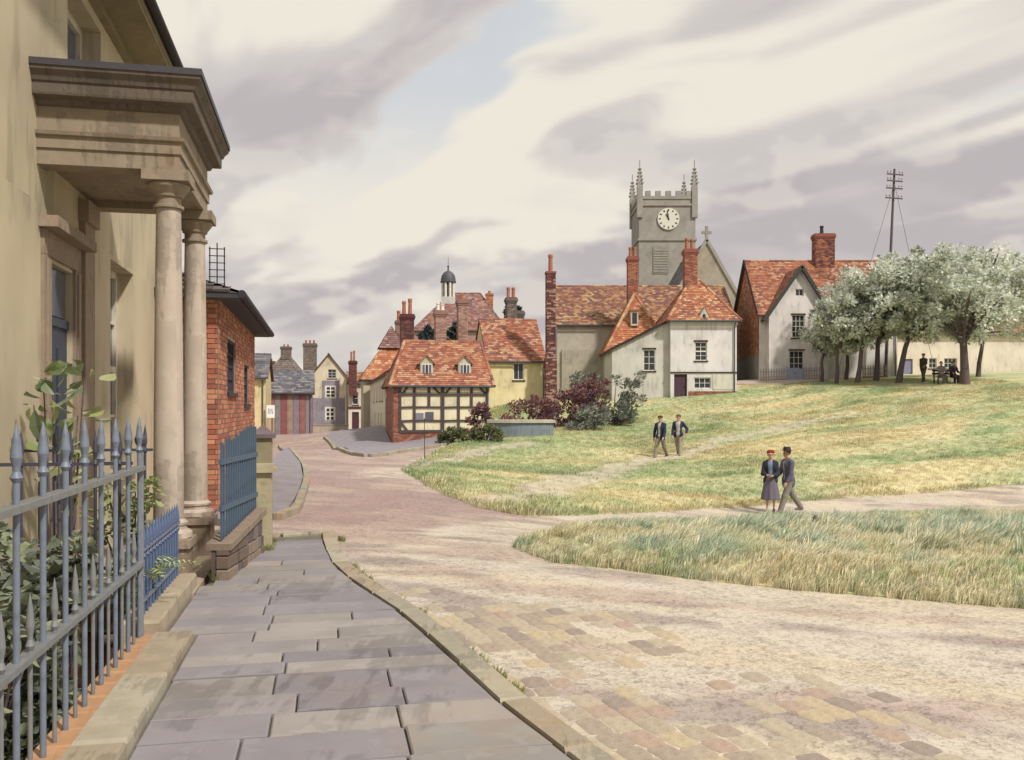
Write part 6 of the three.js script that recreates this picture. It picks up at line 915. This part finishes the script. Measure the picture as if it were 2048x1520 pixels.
const ell = (c, r) => (x, y, z) => { const q = Math.hypot((x - c.x) / r.x, (y - c.y) / r.y, (z - c.z) / r.z); return (q - 1) * Math.min(r.x, r.y, r.z); };
const uni = (fs, k) => (x, y, z) => { let d = fs[0](x, y, z); for (let i = 1; i < fs.length; i++) d = smin(d, fs[i](x, y, z), k); return d; };
const skin = M(A(214, 166, 142, .7), { rough: 0.7 }), clothM = (r, g, b) => M(A(r, g, b, .66), { tex: 'cloth', size: 0.4 });
/* person facing +z; legs [thigh, knee] and arms [pitch, out, elbow] in degrees, left then right */
function person(label, pos, yaw, hgt, o, group) {
  const g = thing('person', label, 'person', pos, yaw, group), rad = Math.PI / 180; g.scale.setScalar(hgt / 1.75);
  const J = {}; const pel = V(0, 0.93, 0), lean = (o.lean || 0) * rad, up = (x, h, z = 0) => V(x, pel.y + Math.cos(lean) * h, z + Math.sin(lean) * h);
  for (const [i, s] of [[0, 1], [1, -1]]) {
    const [th, kb] = o.legs[i], a = th * rad, b = (th - kb) * rad, h = V(s * 0.085, pel.y - 0.03, 0), kn = h.clone().add(V(s * (o.splay || 0) * 0.4, -Math.cos(a) * 0.42, Math.sin(a) * 0.42)), an = kn.clone().add(V(0, -Math.cos(b) * 0.42, Math.sin(b) * 0.42)); J['h' + i] = h; J['k' + i] = kn; J['a' + i] = an;
    const [pt, ot, el] = o.arms[i], sw = o.sw || 0.172, sh = up(s * sw, 0.455), d1 = V(s * Math.sin(ot * rad), -Math.cos(ot * rad) * Math.cos(pt * rad), Math.cos(ot * rad) * Math.sin(pt * rad)), e = sh.clone().addScaledVector(d1, 0.29), pe = (pt + el) * rad, io = (o.armIn?.[i] || 0), d2 = V(-s * io, -Math.cos(pe), Math.sin(pe)).normalize(), w = e.clone().addScaledVector(d2, 0.26); J['s' + i] = sh; J['e' + i] = e; J['w' + i] = w; J['d' + i] = d2;
  }
  const low = Math.min(J.a0.y, J.a1.y) - 0.075; const drop = o.seat ? 0 : -low; for (const k in J) if (k[0] !== 'd') J[k].y += drop; pel.y += drop; if (o.seat) { const dy = o.seat + 0.10 - pel.y; for (const k in J) if (k[0] !== 'd') J[k].y += dy; pel.y += dy; for (const i of [0, 1]) { const fl = 0.075; J['a' + i].y = fl; } }
  const chest = up(0, 0.40), neck = up(0, 0.56), hd = up(0, 0.685, 0.02), waist = up(0, 0.18);
  const torso = r => [cap(pel.clone().add(V(-0.06, 0, 0)), pel.clone().add(V(0.06, 0, 0)), 0.115 + r, 0.115 + r), cap(pel, waist, 0.115 + r, 0.105 + r), cap(waist, chest, 0.11 + r, 0.125 + r), cap(up(-0.02, 0.50), up(-(o.sw || 0.172) + 0.02, 0.452), 0.058 + r, 0.05 + r), cap(up(0.02, 0.50), up((o.sw || 0.172) - 0.02, 0.452), 0.058 + r, 0.05 + r), cap(up(-0.06, 0.36), up(0.06, 0.36), 0.105 + r, 0.105 + r)];
  const legs = r => [0, 1].flatMap(i => [cap(J['h' + i], J['k' + i], 0.085 + r, 0.06 + r), cap(J['k' + i], J['a' + i], 0.058 + r, 0.042 + r * 1.3)]);
  const arms = r => [0, 1].flatMap(i => [cap(J['s' + i], J['e' + i], 0.052 + r, 0.042 + r), cap(J['e' + i], J['w' + i], 0.041 + r, 0.03 + r)]);
  const all = [...Object.entries(J).filter(([k]) => k[0] !== 'd').map(e => e[1]), hd], lo = V(-0.3, -0.02, -0.3), hi = V(0.3, 0.5, 0.3); for (const p of all) { lo.min(p.clone().addScalar(-0.26)); hi.max(p.clone().addScalar(0.26)); } lo.y = Math.min(lo.y, -0.03);
  const bodyG = surfaceNets(uni([...torso(-0.02), ...legs(-0.012), ...arms(-0.008), cap(up(0, 0.50), neck.clone().add(V(0, 0.06, 0.01)), 0.055, 0.05)], 0.05), lo, hi, 0.026);
  // head with brow, nose, jaw and ears
  const turn = (o.turn || 0) * rad, hp = (x, y, z) => V(hd.x + Math.cos(turn) * x + Math.sin(turn) * z, hd.y + y, hd.z - Math.sin(turn) * x + Math.cos(turn) * z);
  const headF = uni([ell(hp(0, 0.03, -0.01), V(0.078, 0.095, 0.09)), cap(hp(0, -0.05, 0.03), hp(0, -0.075, 0.05), 0.05, 0.032), cap(hp(0, 0.015, 0.082), hp(0, -0.02, 0.102), 0.009, 0.014), cap(hp(-0.035, 0.03, 0.072), hp(0.035, 0.03, 0.072), 0.012, 0.012), cap(hp(-0.02, -0.052, 0.078), hp(0.02, -0.052, 0.078), 0.009, 0.009), cap(hp(0.077, 0.02, 0), hp(0.077, -0.015, 0), 0.014, 0.011), cap(hp(-0.077, 0.02, 0), hp(-0.077, -0.015, 0), 0.014, 0.011), cap(hp(0, -0.08, -0.01), neck.clone().add(V(0, -0.02, 0)), 0.052, 0.054)], 0.016);
  const headG = surfaceNets(headF, hd.clone().add(V(-0.12, -0.2, -0.13)), hd.clone().add(V(0.12, 0.15, 0.13)), 0.009);
  const handG = [0, 1].map(i => { const w = J['w' + i], d = J['d' + i], s = i ? -1 : 1, across = V(0, 0, 1).addScaledVector(d, -d.z).normalize(); const inn = d.clone().cross(across).multiplyScalar(1).normalize(); if (inn.x * s > 0) inn.negate(); const fs = [cap(w, w.clone().addScaledVector(d, 0.075), 0.026, 0.03)]; [[-0.027, 0.062], [-0.009, 0.072], [0.009, 0.068], [0.027, 0.052]].forEach(([a, l]) => { const b = w.clone().addScaledVector(d, 0.085).addScaledVector(across, a), m = b.clone().addScaledVector(d, l * 0.55), e = m.clone().addScaledVector(d, l * 0.35).addScaledVector(inn, l * 0.35); fs.push(cap(b, m, 0.0095, 0.009), cap(m, e, 0.009, 0.008)); }); const tb = w.clone().addScaledVector(d, 0.03).addScaledVector(across, 0.028), tm = tb.clone().addScaledVector(across, 0.025).addScaledVector(d, 0.035); fs.push(cap(tb, tm, 0.012, 0.01), cap(tm, tm.clone().addScaledVector(d, 0.03), 0.01, 0.009)); const c = w.clone().addScaledVector(d, 0.08); return surfaceNets(uni(fs, 0.008), c.clone().addScalar(-0.13), c.clone().addScalar(0.13), 0.009); });
  const body = mesh('body', mergeGeometries([bodyG, headG, ...handG]), skin, g);
  for (const s of [-1, 1]) { const e = hp(s * 0.03, 0.012, 0.079); mesh('eye', new THREE.SphereGeometry(0.008, 8, 6).translate(e.x, e.y, e.z), MATS.dark, body); }
  const wear = (name, f, mt, cell = 0.02) => mesh(name, surfaceNets(f, lo, hi, cell), mt, g);
  const tr = torso(0.022), am = arms(0.016), hem = pel.y - (o.hem ?? 0.12), jf = uni([...tr, ...am, cap(pel.clone().add(V(-0.05, -0.1, 0)), pel.clone().add(V(0.05, -0.1, 0)), 0.135, 0.135)], 0.035), jacket = o.jacket;
  if (o.shirt) { const sf = uni([...torso(0.006)], 0.04); wear('shirt', (x, y, z) => Math.max(sf(x, y, z), pel.y - 0.02 - y, y - neck.y + 0.035), o.shirt); }
  const open = o.open || 0; wear('jacket', (x, y, z) => { let d = Math.max(jf(x, y, z), hem - y, y - (neck.y + 0.015)); for (const i of [0, 1]) { const w = J['w' + i], q = J['d' + i], t = (x - w.x) * q.x + (y - w.y) * q.y + (z - w.z) * q.z, near = Math.hypot(x - w.x, y - w.y, z - w.z); if (near < 0.12) d = Math.max(d, t + 0.005); } if (open) { const h = clamp((y - pel.y + 0.12) / 0.6); if (z > 0) d = Math.max(d, open * (0.75 + 0.5 * h) - Math.abs(x)); } return d; }, jacket, 0.018);
  if (o.skirt) { const top = waist.y - 0.02, bot = o.skirtHem ?? 0.42; wear('skirt', (x, y, z) => { const t = clamp((top - y) / (top - bot)), r = 0.125 + 0.13 * Math.pow(t, 0.8), a = Math.atan2(z, x), rr = r + 0.012 * t * Math.sin(a * 9); return Math.max(Math.hypot(x, (z - (o.skirtSwing || 0) * t) * 0.95) - rr, y - top, bot - y); }, o.skirt); }
  else { const lf = uni([...legs(0.02), cap(pel.clone().add(V(-0.06, -0.02, 0)), pel.clone().add(V(0.06, -0.02, 0)), 0.125, 0.125)], 0.03), cut = 0.03; wear('trousers', (x, y, z) => { let d = lf(x, y, z); for (const i of [0, 1]) { const a = J['a' + i]; if (Math.hypot(x - a.x, y - a.y, z - a.z) < 0.12) d = Math.max(d, a.y - cut - y); } return Math.max(d, y - waist.y); }, o.trousers); }
  for (const i of [0, 1]) { const a = J['a' + i], fw = V(0, o.heel?.[i] || -0.02, 0.16), f = uni([cap(a.clone().add(V(0, -0.03, -0.035)), a.clone().add(V(0, -0.035, 0)), 0.042, 0.042), cap(a.clone().add(V(0, -0.035, 0)), a.clone().add(fw).add(V(0, -0.02, 0)), 0.042, 0.034)], 0.02); mesh('shoe', surfaceNets((x, y, z) => Math.max(f(x, y, z), -y + 0.0), a.clone().add(V(-0.1, -0.14, -0.12)), a.clone().add(V(0.1, 0.1, 0.26)), 0.016), o.shoes || MATS.dark, g); }
  if (o.hair) { const c = hp(0, 0.045, -0.022), hf = ell(c, V(0.088, 0.098, 0.095)), fr = hp(0, 0.02, 0.09); mesh('hair', surfaceNets((x, y, z) => { const lz = Math.sin(turn) * (x - hd.x) + Math.cos(turn) * (z - hd.z), ly = y - hd.y; return Math.max(hf(x, y, z), Math.min(lz - 0.03, 0.075 - ly) * 1.0, -0.06 - ly); }, hd.clone().add(V(-0.13, -0.12, -0.14)), hd.clone().add(V(0.13, 0.17, 0.13)), 0.011), o.hair, g); }
  if (o.hat) { const m = new MB(), c = hp(0, 0.075, -0.012); if (o.hat === 'cap') { m.geo(new THREE.SphereGeometry(0.1, 18, 10, 0, 6.284, 0, 1.6).scale(1.05, 0.62, 1.12).translate(0, 0.0, 0)); m.geo(new THREE.CylinderGeometry(0.075, 0.08, 0.014, 16).scale(1, 1, 0.9).translate(0, 0.0, 0.075)); } else if (o.hat === 'beret') m.geo(new THREE.SphereGeometry(0.105, 18, 12).scale(1.05, 0.55, 1.05).translate(0.01, 0.015, -0.01)); else m.lathe([[0.15, 0], [0.155, 0.008], [0.10, 0.012], [0.095, 0.08], [0.085, 0.105], [0, 0.1]], V(0, -0.005, 0), 22); const h = m.build(o.hat === 'cap' ? 'cap' : o.hat === 'beret' ? 'beret' : 'hat', o.hatMat, g); h.position.copy(c); h.rotation.y = turn; }
  return g;
}
{
  const navy = clothM(52, 60, 96), indigo = clothM(62, 56, 92), greyT = clothM(178, 168, 150), shirt = clothM(236, 232, 226);
  const p1 = gp(1321, 920), p2 = gp(1357, 917);
  person('person in navy jacket and dark cap walking down the green', p1.add(V(0, 0.05, 0)), -0.6, 1.68, { legs: [[-22, 18], [26, 6]], arms: [[16, 10, 18], [-16, 22, 30]], shirt, open: 0.045, jacket: navy, trousers: greyT, hem: 0.14, hat: 'cap', hatMat: clothM(70, 66, 74), hair: clothM(80, 64, 54), turn: 25 });
  person('person in open indigo jacket and green cap walking down the green', p2.add(V(0, 0.05, 0)), -0.35, 1.64, { legs: [[14, 4], [-24, 16]], arms: [[-18, 34, 62], [6, 10, 26]], shirt, open: 0.075, jacket: indigo, trousers: clothM(204, 194, 174), hem: 0.12, hat: 'cap', hatMat: clothM(86, 104, 80), hair: clothM(92, 70, 58), turn: -30 });
  const q1 = gp(1541, 1030), q2 = gp(1577, 1029);
  person('person in dark jacket, grey skirt and red beret on the path', q1.add(V(0, 0.02, 0)), -0.3, 1.56, { legs: [[-14, 10], [12, 2]], arms: [[18, 8, 62], [14, 10, 70]], armIn: [0.5, 0.5], sw: 0.145, shirt: clothM(150, 176, 202), open: 0.05, jacket: clothM(52, 58, 78), skirt: clothM(140, 132, 148), skirtHem: 0.40, hem: 0.08, hat: 'beret', hatMat: clothM(178, 56, 50), hair: clothM(150, 90, 62), turn: 10 });
  person('person in blue grey coat and dark hat striding along the path', q2.add(V(0, 0.02, 0)), -1.25, 1.66, { legs: [[24, 4], [-26, 12]], arms: [[10, 8, 20], [16, 10, 30]], jacket: clothM(126, 122, 146), shirt: clothM(236, 230, 220), open: 0.02, trousers: clothM(176, 168, 158), hem: 0.2, hat: 'hat', hatMat: clothM(84, 72, 74), hair: clothM(120, 100, 90), lean: 3, shoes: clothM(140, 134, 126) });
  const q3 = P(1847, 766, 49.5); q3.y = ht(q3.x, q3.z) + 0.05; person('person in brown jacket walking under the trees beside the bench', q3, -0.9, 1.66, { legs: [[22, 6], [-16, 8]], arms: [[34, 14, 20], [-20, 10, 20]], jacket: clothM(110, 96, 72), trousers: clothM(112, 98, 84), hem: 0.1, hat: 'cap', hatMat: clothM(90, 80, 70), hair: clothM(80, 64, 54) });
  const seat = (dx, yaw, jm, tm, label, hat) => { const p = benchP.clone().add(V(dx, 0, 0.0)); person(label, p, yaw, 1.62, { seat: 0.46, legs: [[84, 86], [80, 88]], arms: [[30, 6, 46], [26, 8, 50]], jacket: jm, trousers: tm, hem: 0.05, hair: clothM(90, 76, 70), ...(hat ? { hat: 'cap', hatMat: jm } : {}) }); };
  seat(0.38, 0.1, clothM(176, 164, 164), clothM(150, 138, 140), 'person in pale grey coat seated on the bench'); seat(1.02, 0.0, clothM(70, 58, 72), clothM(76, 62, 74), 'person in dark coat and cap seated on the bench', true);
}
renderer.render(scene, camera);
